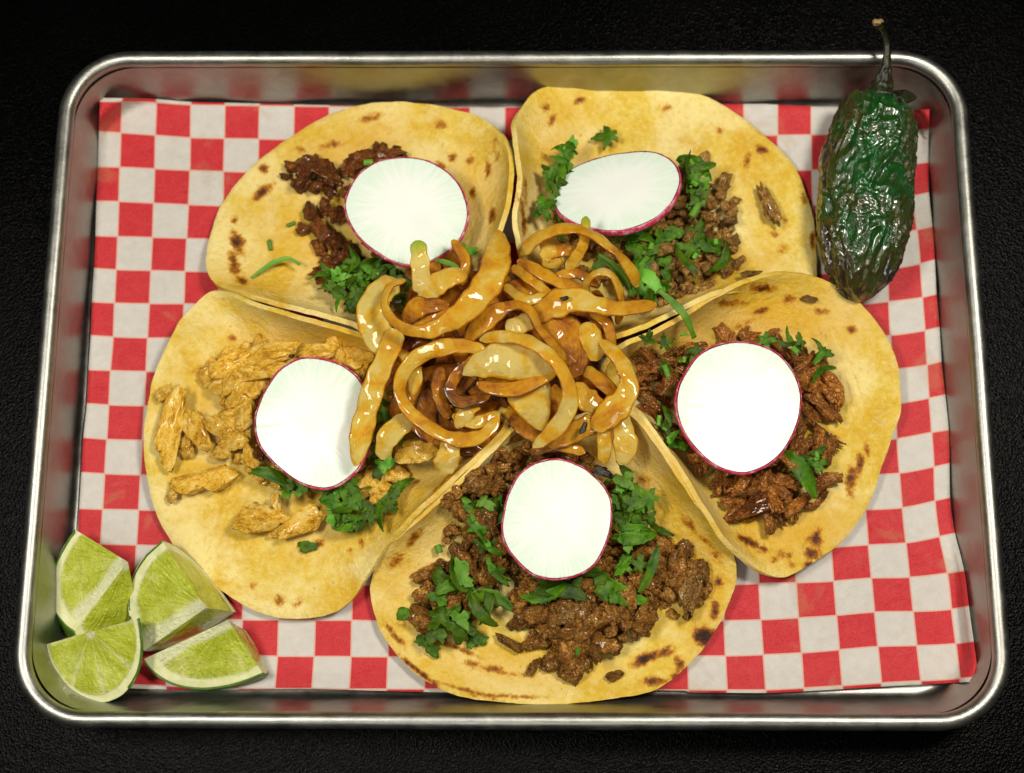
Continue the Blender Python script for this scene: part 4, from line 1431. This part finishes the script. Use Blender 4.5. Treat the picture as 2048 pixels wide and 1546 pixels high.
radish([(1003, 1065), (1006, 1025), (1016, 985), (1036, 950), (1062, 928), (1095, 917), (1130, 918), (1165, 932), (1195, 955), (1218, 985), (1225, 1015), (1222, 1055), (1210, 1095), (1190, 1130), (1160, 1150), (1120, 1160), (1075, 1155), (1040, 1130), (1015, 1100)],
       2.6, (0.0, -0.03), 0.22, 'round radish slice on the front taco')

# ------------------------------------------------------------ onion strips


def ribbon(name, path, widths, tilts, brown, label, z4=True, thick=0.085, curl=0.16, green=None, group=None):
    """path: (x, y, z) in zoom or photo pixels; tilt 0 lies flat, 90 stands on edge"""
    pts = []
    for (x, y, z) in path:
        if z4:
            pts.append((680 + x / 2.9257, 440 + y / 2.9257, z))
        else:
            pts.append((x, y, z))
    N = max(30, 9 * len(pts))
    m = len(pts)

    def ex(v):
        if isinstance(v, (int, float)):
            return [v] * m
        v = list(v)
        return list(np.interp(np.linspace(0, 1, m), np.linspace(0, 1, len(v)), v))
    W, T = ex(widths), [t * 0.6 for t in ex(tilts)]
    rows = catmull([(*p, w, t) for p, w, t in zip(pts, W, T)], N)
    C = [P(r[0], r[1], r[2]) for r in rows]
    vs, uv, gr = [], [], []
    K = 18
    seed = abs(hash((path[0], path[-1]))) % 1000 if False else (path[0][0] * 7 + path[-1][1] * 3) % 997
    for i in range(N):
        t = (C[min(i + 1, N - 1)] - C[max(i - 1, 0)]).normalized()
        view = (CAM_LOC - C[i]).normalized()
        side = t.cross(Vector((0, 0, 1)))
        if side.length < 1e-4:
            side = Vector((1, 0, 0))
        side.normalize()
        up = side.cross(t).normalized()
        a = math.radians(rows[i, 4] + 30 * noise.noise(Vector((i * 0.07, seed, 0))))
        wd_ = side * math.cos(a) + up * math.sin(a)
        nn = -side * math.sin(a) + up * math.cos(a)
        f = i / (N - 1)
        endt = min(1.0, (min(f, 1 - f) * N / 3.0 + 0.16)) ** 0.6
        w = rows[i, 3] / 2 * endt * (1 + 0.20 * noise.noise(Vector((i * 0.17, seed, 4))))
        th = thick / 2 * (0.45 + 0.55 * endt)
        for k in range(K):
            b = 2 * math.pi * k / K
            cx = math.cos(b)
            sy = math.sin(b)
            xx = w * math.copysign(abs(cx) ** 0.6, cx)
            yy = th * math.copysign(abs(sy) ** 0.45, sy)
            bow = -curl * (xx * xx) / max(w, 0.05) + 0.035 * noise.noise(Vector((i * 0.16, xx * 4, seed)))
            jig = 0.02 * noise.noise(Vector((i * 0.35, k * 0.6, seed)))
            vs.append(C[i] + wd_ * xx + nn * (yy + bow + curl * w * 0.35 + jig))
            uv.append((f * 3, 0.5 + 0.5 * cx))
            gr.append(0.0 if green is None else max(0.0, 1 - abs(f - green[0]) / green[1]))
    fs = grid_faces(N, K, wrap_v=True)
    fs.append(tuple(range(K))[::-1])
    fs.append(tuple((N - 1) * K + k for k in range(K)))
    o = mobj(name, vs, fs, M_ONION, uv=uv, attrs={'green': gr})
    o['brown'] = float(brown)
    tag(o, label, 'onion strip', group)
    return o


# dark onion layer deep in the heap first
rb = random.Random(5)
for k in range(64):
    a = rb.uniform(0, 6.28)
    rr = rb.uniform(0, 1) ** 0.6
    cx, cy = 985 + 205 * rr * math.cos(a), 700 + 175 * rr * math.sin(a)
    b = rb.uniform(0, 6.28)
    ln = rb.uniform(40, 85)
    z = 2.35 + 0.85 * (1 - rr) + rb.uniform(-0.45, 0.15)
    cv = rb.uniform(-30, 30)
    pth = [(cx - ln * math.cos(b), cy - ln * math.sin(b), z - 0.25), (cx + cv * math.sin(b), cy - cv * math.cos(b), z + .1), (cx + ln * math.cos(b), cy + ln * math.sin(b), z - 0.25)]
    dph = 'browned onion strip deep in the heap, ' + direction(cx, cy, 985, 700) + ' the shiny pale wedge'
    ribbon('onion_strip', pth, [0.45, 0.8, 0.45], rb.uniform(-40, 40), rb.uniform(0.50, 0.95), dph, z4=False, group=dph)

O = 'onion_strip'
ribbon(O, [(1010, 270, 3.4), (1100, 340, 3.5), (1180, 400, 3.5), (1250, 455, 3.3)], .38, 20, .42, 'straight golden onion strip at the upper middle of the heap')
ribbon(O, [(1040, 235, 3.2), (1180, 310, 3.3), (1310, 375, 3.3), (1420, 405, 3.1)], .5, 25, .5, 'golden brown onion strip running right below the top arc')
ribbon(O, [(960, 420, 3.0), (1060, 400, 3.2), (1200, 440, 3.1)], .7, 10, .62, 'brown onion piece behind the black crumb at the top of the heap')
ribbon(O, [(1225, 110, 3.0), (1235, 190, 3.2), (1245, 280, 2.9)], .75, 10, .12, 'pale short onion piece under the top arc')
ribbon(O, [(1440, -20, 3.9), (1436, 60, 4.0), (1425, 140, 3.9), (1385, 215, 3.6), (1330, 290, 3.2)], [.3, .36, .4, .42, .4], 25, .28,
       'yellow onion strip with pale green tip crossing the top arc', green=(0, .22))
ribbon(O, [(1060, 200, 3.1), (1140, 115, 3.6), (1260, 58, 4.0), (1390, 52, 4.2), (1520, 110, 4.2), (1640, 215, 4.0), (1715, 315, 3.6), (1740, 390, 3.1)],
       [.45, .55, .52, .5, .46, .44, .46, .4], [30, 40, 50, 55, 50, 45, 35, 30], .36, 'long golden onion arc at the top right of the heap')
ribbon(O, [(1440, 440, 2.9), (1445, 360, 3.4), (1510, 305, 3.7), (1590, 320, 3.7), (1635, 410, 3.4), (1645, 500, 3.0), (1625, 610, 2.6)], [.3, .34, .36, .36, .34, .3], 60, .33,
       'small pale golden onion loop at the right of the heap')
ribbon(O, [(1120, 640, 3.4), (1230, 620, 3.6), (1330, 680, 3.5), (1370, 800, 3.3), (1360, 920, 3.0)], [.8, 1.4, 1.5, 1.2, .6], 5, .66, 'wide browned onion sheet in the middle right of the heap')
ribbon(O, [(1120, 570, 3.5), (1240, 500, 3.9), (1380, 465, 4.1), (1500, 495, 4.1), (1640, 515, 3.9), (1760, 505, 3.6), (1850, 490, 3.3)],
       [.8, .95, .85, .65, .58, .5, .4], [0, -10, -10, 10, 20, 10, 0], .40, 'onion strip with pale shoulder and brown end pointing right')
ribbon(O, [(1440, 600, 3.4), (1470, 700, 3.5), (1510, 820, 3.1)], [.6, .8, .55], 10, .36, 'short golden onion strip hanging at the right of the heap')
ribbon(O, [(1430, 870, 2.8), (1530, 945, 2.9), (1610, 1020, 2.8)], [.5, .55, .45], 0, .42, 'tan onion strip under the broad right hand band')
ribbon(O, [(1370, 960, 3.0), (1450, 1050, 3.1), (1560, 1120, 3.0)], [.5, .8, .5], 0, .38, 'golden flat onion piece left of the broad right hand band')
ribbon(O, [(1200, 1310, 2.9), (1350, 1250, 3.1), (1500, 1180, 3.1)], [.5, .75, .7], -10, .52, 'brown gold onion strip behind the long black crumb')
ribbon(O, [(1520, 700, 3.4), (1600, 770, 3.7), (1665, 860, 3.8), (1690, 960, 3.8), (1650, 1060, 3.7), (1570, 1140, 3.5), (1480, 1220, 3.2)],
       [.4, .55, .62, .7, .85, .95, .6], [30, 30, 25, 15, 5, 0, 0], .28, 'broad golden onion band curving down the right side of the heap')
ribbon(O, [(1540, 1210, 3.1), (1548, 1320, 2.9), (1540, 1420, 2.6)], [.5, .5, .4], 0, .34, 'short vertical golden onion strip at the lower right of the heap')
ribbon(O, [(1640, 1120, 2.9), (1660, 1240, 2.9), (1670, 1340, 2.8), (1640, 1430, 2.5)], [.5, .8, .8, .4], 0, .20, 'pale translucent onion piece at the lower right by the tortilla corner')
ribbon(O, [(590, 860, 2.9), (580, 980, 3.1), (600, 1080, 3.0), (640, 1160, 2.8)], [.4, .6, .5, .4], 30, .72, 'dark brown onion strip left of the brown curl')
ribbon(O, [(860, 730, 3.8), (770, 830, 3.7), (680, 910, 3.6), (645, 1000, 3.5), (700, 1060, 3.5), (790, 1050, 3.5), (880, 1010, 3.4)], [.3, .42, .42, .45, .5, .5, .4], 30, .78,
       'dark brown curled onion strip in the middle left of the heap')
ribbon(O, [(790, 1060, 3.2), (730, 1140, 3.2), (680, 1215, 3.0)], [.6, .6, .3], 0, .18, 'pale pointed onion tip below the brown curl')
ribbon(O, [(740, 700, 3.5), (820, 610, 3.9), (930, 530, 4.2), (1040, 495, 4.3), (1120, 540, 4.3), (1170, 640, 4.1), (1250, 730, 3.9), (1320, 820, 3.6)],
       [.5, .75, .6, .42, .38, .38, .36, .3], [5, 5, 25, 45, 50, 45, 40, 30], .55, 'golden brown onion loop across the middle of the heap')
ribbon(O, [(970, 640, 3.7), (1060, 610, 3.8), (1140, 560, 3.8)], [.6, .7, .5], 0, .05, 'pale white onion patch between the middle loop and the crescent')
ribbon(O, [(1070, 930, 3.7), (1110, 1020, 3.8), (1150, 1120, 3.6), (1190, 1230, 3.2)], [1.3, 1.5, 1.1, .3], 0, .10, 'pale triangular onion piece pointing down in the middle of the heap', curl=.15)
ribbon(O, [(720, 905, 3.9), (800, 855, 4.1), (920, 820, 4.3), (1060, 820, 4.35), (1180, 850, 4.2), (1280, 890, 4.0)], [.2, .8, 1.25, 1.35, 1.05, .4], -8, .06,
       'big shiny pale onion wedge in the centre of the heap', curl=.3)
ribbon(O, [(800, 955, 3.95), (900, 985, 4.1), (1040, 985, 4.2), (1170, 930, 4.15), (1270, 880, 4.0)], [.3, .5, .55, .5, .3], 20, .48, 'golden folded lower edge under the shiny pale wedge')
ribbon(O, [(820, 700, 4.1), (930, 682, 4.5), (1080, 700, 4.8), (1210, 775, 4.9), (1300, 880, 4.8), (1345, 1000, 4.6), (1330, 1110, 4.3), (1260, 1220, 3.9), (1130, 1330, 3.4)],
       [.3, .45, .52, .5, .5, .55, .62, .6, .3], [20, 25, 30, 30, 25, 15, 10, 5, 0], .24, 'large yellow onion crescent on top of the heap')
ribbon(O, [(860, 770, 4.0), (740, 738, 4.1), (600, 745, 4.1), (460, 800, 3.9), (375, 890, 3.8), (350, 1000, 3.7), (400, 1110, 3.6), (500, 1195, 3.6), (610, 1260, 3.5), (720, 1285, 3.4), (840, 1255, 3.3), (930, 1150, 3.2)],
       [.3, .5, .6, .55, .5, .48, .5, .5, .5, .55, .5, .3], [20, 15, 15, 30, 40, 45, 40, 35, 20, 10, 10, 10], .38, 'big golden onion loop at the lower left of the heap')
ribbon(O, [(380, 600, 3.7), (440, 520, 4.0), (530, 500, 4.1), (640, 490, 3.9)], [.5, .8, .6, .3], 10, .62, 'brown onion piece inside the left ring')
ribbon(O, [(410, 640, 3.6), (520, 580, 3.9), (640, 510, 4.0)], .4, 10, .50, 'narrow brown gold strip crossing inside the left ring')
ribbon(O, [(470, 470, 3.7), (560, 380, 4.0), (650, 330, 4.1), (740, 320, 3.9)], [.6, .8, .75, .5], 10, .22, 'short two-tone onion piece with white centre in the left ring')
ribbon(O, [(330, 350, 3.0), (230, 430, 3.3), (190, 550, 3.4), (220, 670, 3.4), (300, 720, 3.4)], [.7, 1.0, 1.1, 1.1, .8], 0, .12, 'pale translucent onion flap at the left of the heap')
ribbon(O, [(330, 640, 3.6), (285, 760, 3.6), (228, 900, 3.5), (175, 1040, 3.4), (140, 1180, 3.3), (115, 1310, 3.2), (88, 1440, 2.9)], [.9, .75, .72, .82, .82, .7, .3], 5, .22,
       'long yellow onion strip hanging down over the left radish slice')
ribbon(O, [(455, 120, 4.2), (462, 200, 4.2), (475, 310, 4.1), (485, 430, 3.8)], [.55, .62, .66, .7], 0, .06, 'upright pale onion piece with bright green tip against the upper left radish',
       green=(0, .30))
ribbon(O, [(920, 60, 3.6), (925, 160, 4.3), (900, 290, 4.7), (830, 420, 4.8), (730, 530, 4.8), (620, 605, 4.8), (500, 650, 4.7), (380, 635, 4.6), (295, 570, 4.5), (258, 480, 4.4), (290, 390, 4.2), (380, 350, 3.9)],
       [.5, .85, 1.0, .98, .85, .65, .5, .4, .38, .36, .34, .3], [5, 0, 0, 5, 15, 30, 45, 55, 60, 60, 55, 50], .33, 'large golden onion ring with wide upper end at the top left of the heap')
ribbon(O, [(450, 1150, 2.7), (350, 1200, 3.0), (270, 1290, 3.0), (250, 1400, 2.7)], [.5, .75, .75, .4], 0, .10, 'pale onion petal left of the wedged chicken piece')
ribbon(O, [(650, 1290, 3.1), (630, 1390, 3.1), (600, 1480, 2.8)], [.6, .85, .7], 0, .18, 'pale yellow onion petal right of the wedged chicken piece')
ribbon(O, [(1180, 700, 3.3), (1240, 800, 3.3), (1290, 900, 3.2)], [.5, .7, .5], 10, .58, 'brown onion strip behind the crescent')
ribbon(O, [(1000, 1150, 2.7), (1080, 1220, 2.8), (1180, 1280, 2.7)], [.4, .6, .5], 10, .72, 'dark brown onion strip under the pale triangular piece')

for (pth, w, br, lb) in [
    ([(1085, 520, 3.0), (1120, 500, 3.2), (1160, 505, 3.1)], .5, .45, 'short golden onion strip inside the top right arc'),
    ([(1105, 560, 3.0), (1150, 545, 3.2), (1195, 570, 3.0)], .45, .6, 'browned onion strip below the top right arc'),
    ([(905, 480, 3.2), (930, 520, 3.4), (925, 570, 3.3)], .4, .5, 'narrow golden strip under the wide end of the left ring'),
    ([(1180, 620, 3.3), (1215, 650, 3.4), (1225, 700, 3.1)], .42, .55, 'brown onion strip under the small right loop'),
    ([(800, 700, 3.2), (830, 740, 3.3), (825, 790, 3.1)], .5, .35, 'yellow onion strip behind the lower left loop'),
    ([(1060, 905, 2.6), (1110, 890, 2.8), (1170, 905, 2.6)], .45, .7, 'dark onion strip just above the front radish slice'),
    ([(905, 830, 3.0), (950, 845, 3.1), (1000, 825, 2.9)], .45, .3, 'pale golden strip along the tip of the left tortilla wall'),
    ([(1010, 570, 3.6), (1050, 600, 3.8), (1090, 590, 3.7)], .4, .42, 'golden strip beside the black crumb at the top of the heap')]:
    ribbon(O, pth, [w * .8, w, w * .7], 10, br, lb, z4=False)

# green strand lying over the edge of the right tortilla
def green_strand(path, w, label):
    rows = catmull(path, 30)
    vs = []
    for i in range(30):
        c = P(*rows[i][:3])
        c2 = P(*rows[min(i + 1, 29)][:3]) if i < 29 else P(*rows[28][:3])
        t = (c2 - c) if i < 29 else (c - c2)
        t.normalize()
        s = t.cross(Vector((0, 0, 1))).normalized()
        ww = w * (0.5 + 0.5 * math.sin(math.pi * min(.9, max(.1, i / 29)))) * (1 + 0.2 * noise.noise(Vector((i * .4, w, 1))))
        for q in (-1, -.4, .4, 1):
            vs.append(c + s * ww * q + Vector((0, 0, 0.05 * q * q)))
    o = mobj('cilantro_strand', vs, grid_faces(30, 4), M_STEM)
    sm = o.modifiers.new('thickness', 'SOLIDIFY')
    sm.thickness = 0.03
    tag(o, label, 'cilantro')


green_strand([(1316, 580, 3.2), (1345, 605, 3.25), (1368, 630, 3.2), (1378, 650, 2.95), (1388, 676, 2.6)], 0.14, 'bright green strand lying across the doubled edge of the upper right and right tortillas')
green_strand([(1195, 510, 3.0), (1225, 532, 3.1), (1250, 562, 3.0), (1262, 592, 2.8)], 0.15, 'long green cilantro blade under the top onion arc')
green_strand([(1275, 540, 3.0), (1298, 556, 3.2), (1318, 582, 3.1)], 0.26, 'green cilantro blade right of the top onion arc')
green_strand([(504, 556, 0.95), (525, 540, 1.0), (550, 524, 1.05), (578, 518, 1.1), (600, 530, 1.1)], 0.085, 'thin dark green cilantro strand reaching left over the bare upper left tortilla')
green_strand([(868, 520, 3.3), (900, 528, 3.3), (925, 542, 3.2)], 0.10, 'pale green cilantro strand beside the green tipped onion')

# burnt crumbs


def crumb(px, py, z, r, s, ang, label, seed):
    v, f = lump(seed, 3, 0.3, 1.6, 0.4)
    c = P(px, py, z)
    R = orient(Vector((0, 0.1, 1)), math.radians(ang))
    o = mobj('burnt_crumb', [c + R @ Vector((q.x * r * s[0], q.y * r * s[1], q.z * r * s[2])) for q in v], f, M_BURNT)
    tag(o, label, 'burnt crumb')


crumb(1167, 857, 3.75, .17, (1.7, .7, .5), 65, 'long black burnt crumb on the brown gold onion strip', 3)
crumb(1001, 613, 3.5, .2, (1.2, .8, .5), 10, 'black burnt crumb at the upper middle of the heap', 4)
crumb(1130, 596, 4.35, .14, (1.3, .8, .5), 20, 'black burnt crumb on the pale onion shoulder', 5)
crumb(795, 604, 4.0, .12, (1.8, .7, .5), 10, 'thin black burnt crumb inside the left onion ring', 6)
crumb(1206, 944, 2.8, .26, (1.5, .8, .6), -20, 'glossy black burnt crumb at the upper right of the front radish', 7)
crumb(678, 1209, 0.2, .09, (1.3, .8, .6), 10, 'tiny brown crumb on the checkered paper under the left tortilla edge', 9)
crumb(582, 712, 1.9, .1, (1.4, .8, .6), 10, 'black speck on the chicken above the left radish slice', 8)

# ------------------------------------------------------------ limes


def lime(C, A, B, D, label, umin=0.0, seg=0, seed=1, sq=2.25):
    C, A, B, D = (P(*q) for q in (C, A, B, D))
    a, b, d = A - C, B - C, D - C
    root = empty('lime_wedge', P(0, 0, 0) * 0 + Vector((C.x, C.y, 0.1)))
    tag(root, label, 'lime wedge')

    def pt(u, v, w):
        return C + a * u + b * v + d * w

    def sph(al, be):
        """al in plane of a,b ; be towards d"""
        u, v, w = math.cos(al) * math.cos(be), math.sin(al) * math.cos(be), math.sin(be)
        k = (abs(u) ** sq + abs(v) ** sq + abs(w) ** sq) ** (-1 / sq)
        return u * k, v * k, w * k
    amax = math.pi if umin < 0 else math.pi / 2
    N, Mn = (64 if umin < 0 else 40), 28
    # rind: outer shell
    vs = []
    for i in range(N + 1):
        for j in range(Mn + 1):
            u, v, w = sph(amax * i / N, math.pi / 2 * j / Mn)
            p = pt(u, v, w)
            q = 1 + 0.012 * noise.noise(p * 1.5) + 0.006 * noise.noise(p * 5)
            vs.append(C + (p - C) * q)
    fs = grid_faces(N + 1, Mn + 1)
    r = mobj('rind', vs, fs, M_RIND, parent=root)
    sm = r.modifiers.new('thickness', 'SOLIDIFY')
    sm.thickness = 0.09
    sm.offset = 0.6

    def face(plane):
        """flat cut: ring of pith, pulp inside with slight relief"""
        n = 90
        rings = [0.002] + [0.03 + 0.845 * k / 34 for k in range(35)] + [0.885, 0.90, 0.93, 0.965, 1.0]
        vs, uv, mem, pth = [], [], [], []
        am = amax if plane == 'ab' else math.pi / 2
        for i in range(n + 1):
            t = am * i / n
            if plane == 'ab':
                u, v, w = sph(t, 0)
                inw = -d.normalized()
            elif plane == 'ad':
                u, v, w = sph(0, t)
                inw = -b.normalized()
            else:
                u, v, w = sph(math.pi / 2 if umin >= 0 else math.pi, t)
                inw = -a.normalized()
            e = pt(u, v, w)
            ph = t / am
            mm = 0.0
            if seg and plane == 'ab':
                fr = abs((ph * seg + 0.12 * noise.noise(Vector((ph * 2, seed, 8)))) % 1.0 - 0.5) * 2
                mm = max(0.0, (fr - 0.80) / 0.20)
            for s in rings:
                wob = 0.02 * noise.noise(Vector((ph * 5, seed, 5))) if 0.5 < s < 0.96 else 0
                p = C.lerp(e, s + wob)
                rel = -0.05 * math.sin(min(1, max(0, (s - 0.1) / 0.78)) * math.pi) + 0.05 * noise.noise(p * 1.9) + 0.015 * noise.noise(p * 8)
                rel *= min(1.0, 6 * min(ph, 1 - ph) + (0.0 if umin >= 0 or plane != 'ab' else 0.0)) * min(1.0, s * 8)
                vs.append(p - inw * rel if s < 0.95 else p)
                uv.append((ph * (2 if plane == 'ab' else 1.3), s))
                mem.append(mm * (0.4 + 0.6 * s))
                # distance to the straight edge that runs along the white core
                core = 0.0
                if umin >= 0 and plane == 'ab':
                    dl = math.cos(ph * math.pi / 2) * s * 1.0
                    core = 1 - (dl - 0.10 - 0.10 * s * s - 0.05 * noise.noise(Vector((s * 3, seed, 0)))) / 0.07
                    core = max(core, (ph * s - 0.80) / 0.08)
                core = max(core, 1 - (s - 0.06) / 0.06)
                core = max(core, (s - 0.855 - 0.02 * noise.noise(Vector((ph * 7, seed, 3)))) / 0.03)
                pth.append(min(1.0, max(0.0, core)))
        m = len(rings)
        F = grid_faces(n + 1, m)
        pul, pit = [], []
        for k, f in enumerate(F):
            j = k % (m - 1)
            (pit if j >= m - 5 else pul).append(f)

        def sub(name, faces, mat, lift):
            used = sorted(set(i for f in faces for i in f))
            mp = {o: k for k, o in enumerate(used)}
            mobj(name, [vs[i] for i in used], [tuple(mp[i] for i in f) for f in faces], mat, parent=root,
                 uv=[uv[i] for i in used], attrs={'mem': [mem[i] for i in used], 'pith': [pth[i] for i in used]})
        sub('pulp', pul, M_PULP, 0.0)
        sub('pith', pit, M_PITH, 0.0)
    face('ab')
    face('ad')
    if umin >= 0:
        face('bd')
    return root


lime((256, 1124, 1.7), (150, 1059, 1.3), (150, 1262, 0.8), (278, 1236, 0.35), 'lime wedge in the pan corner closest to the left wall, upper left of four', seed=1)
lime((180, 1264, 1.7), (84, 1291, 1.1), (212, 1404, 0.9), (190, 1270, 0.15), 'half round lime wedge in the very corner, lower left of four', umin=-1, seg=4, seed=2)
lime((412, 1216, 2.1), (324, 1082, 1.6), (288, 1302, 1.0), (472, 1224, 0.5), 'tallest lime wedge leaning against the left tortilla, upper right of four', seed=3)
lime((456, 1240, 1.8), (525, 1345, 1.0), (288, 1318, 1.0), (492, 1262, 0.2), 'lime wedge with white tip lying on the checkered paper, lower right of four', seed=4)

# ------------------------------------------------------------ roasted chili
ctr = P(1730, 400, 0)
pep = empty('roasted_chili', Vector((ctr.x, ctr.y, 0.1)))
tag(pep, 'whole roasted green chili with wrinkled shiny skin and long stem over the pan rim', 'chili pepper')
AX = catmull([(1762, 200, 1.95, 34), (1760, 208, 1.95, 66), (1752, 232, 1.9, 84), (1742, 290, 1.8, 95), (1734, 360, 1.75, 98), (1728, 430, 1.7, 97), (1724, 490, 1.6, 90), (1722, 540, 1.4, 74), (1720, 575, 1.15, 50), (1722, 598, 0.95, 24), (1724, 606, 0.9, 4)], 300)
NK = 300
vs, toast = [], []
C = [P(a[0], a[1], a[2]) for a in AX]
for i in range(300):
    t = (C[min(i + 1, 299)] - C[max(i - 1, 0)]).normalized()
    s = t.cross(Vector((0, 0, 1))).normalized()
    u = s.cross(t).normalized()
    r = AX[i, 3] / 57.5
    f = i / 299
    for k in range(NK):
        b = 2 * math.pi * k / NK
        dr = s * math.cos(b) + u * math.sin(b) * 0.92
        p0 = C[i] + dr * r
        q = Vector((math.cos(b) * 1.6, math.sin(b) * 1.6, f * 6.0))
        wp = noise.noise_vector(q * 0.9 + Vector((3, 7, 1)))
        g1 = Vector((q.x + wp.x * 0.5, q.y + wp.y * 0.5, q.z * 0.42 + wp.z * 0.5))
        g2 = Vector((q.x + wp.y * 0.7, q.y + wp.z * 0.7, q.z * 0.9 + wp.x * 0.8))
        w = noise.noise(q * 0.7) * 0.13
        w += (0.42 - abs(noise.noise(g1 * 2.3 + Vector((0, 0, 5)))) * 2) * 0.14
        w += (0.42 - abs(noise.noise(g2 * 3.6 + Vector((0, 0, 15)))) * 2) * 0.065
        w += noise.noise(g2 * 8.0) * 0.018
        w *= min(1, r / 0.8)
        vs.append(p0 + dr * (w - 0.03))
        pd = P(AX[i, 0], AX[i, 1], 1)
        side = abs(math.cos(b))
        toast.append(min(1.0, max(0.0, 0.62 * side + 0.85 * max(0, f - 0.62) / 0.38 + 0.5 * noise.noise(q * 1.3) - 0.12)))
for v in vs:
    v.z = max(v.z, 0.14)
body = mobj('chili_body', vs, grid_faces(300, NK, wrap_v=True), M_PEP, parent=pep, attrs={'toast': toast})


def tube(name, path, parent, mat, K=16, wob=0.0, seed=0.0, n=60):
    rows = catmull(path, n)
    C = [P(a[0], a[1], a[2]) for a in rows]
    vs = []
    for i in range(n):
        t = (C[min(i + 1, n - 1)] - C[max(i - 1, 0)]).normalized()
        s = t.cross(Vector((0.1, 0.2, 1))).normalized()
        u = s.cross(t).normalized()
        r = rows[i, 3] / 57.0
        for k in range(K):
            b = 2 * math.pi * k / K
            rr = r * (1 + wob * noise.noise(Vector((math.cos(b) * 2, math.sin(b) * 2, i * 0.1 + seed))))
            vs.append(C[i] + (s * math.cos(b) + u * math.sin(b)) * rr)
    fs = grid_faces(n, K, wrap_v=True)
    fs.append(tuple(range(K))[::-1])
    fs.append(tuple((n - 1) * K + k for k in range(K)))
    return mobj(name, vs, fs, mat, parent=parent)


tube('calyx', [(1762, 214, 2.3, 54), (1761, 204, 2.4, 50), (1760, 196, 2.5, 36), (1763, 180, 2.7, 26), (1768, 155, 3.0, 15), (1772, 130, 3.2, 10)], pep, M_PSTEM, 32, 0.5, 2.0)
tube('stem', [(1770, 140, 3.1, 12), (1774, 110, 3.4, 8), (1773, 85, 3.6, 6), (1767, 62, 3.9, 5), (1757, 50, 4.1, 8)], pep, M_PSTEM, 16, 0.3, 4.0)
v, f = lump(77, 3, 0.3, 2.2, 0.2)
cc = P(1754, 45, 4.15)
mobj('stem_end', [cc + Vector((q.x * .26, q.y * .15, q.z * .15)) for q in v], f, M_STUB, parent=pep)
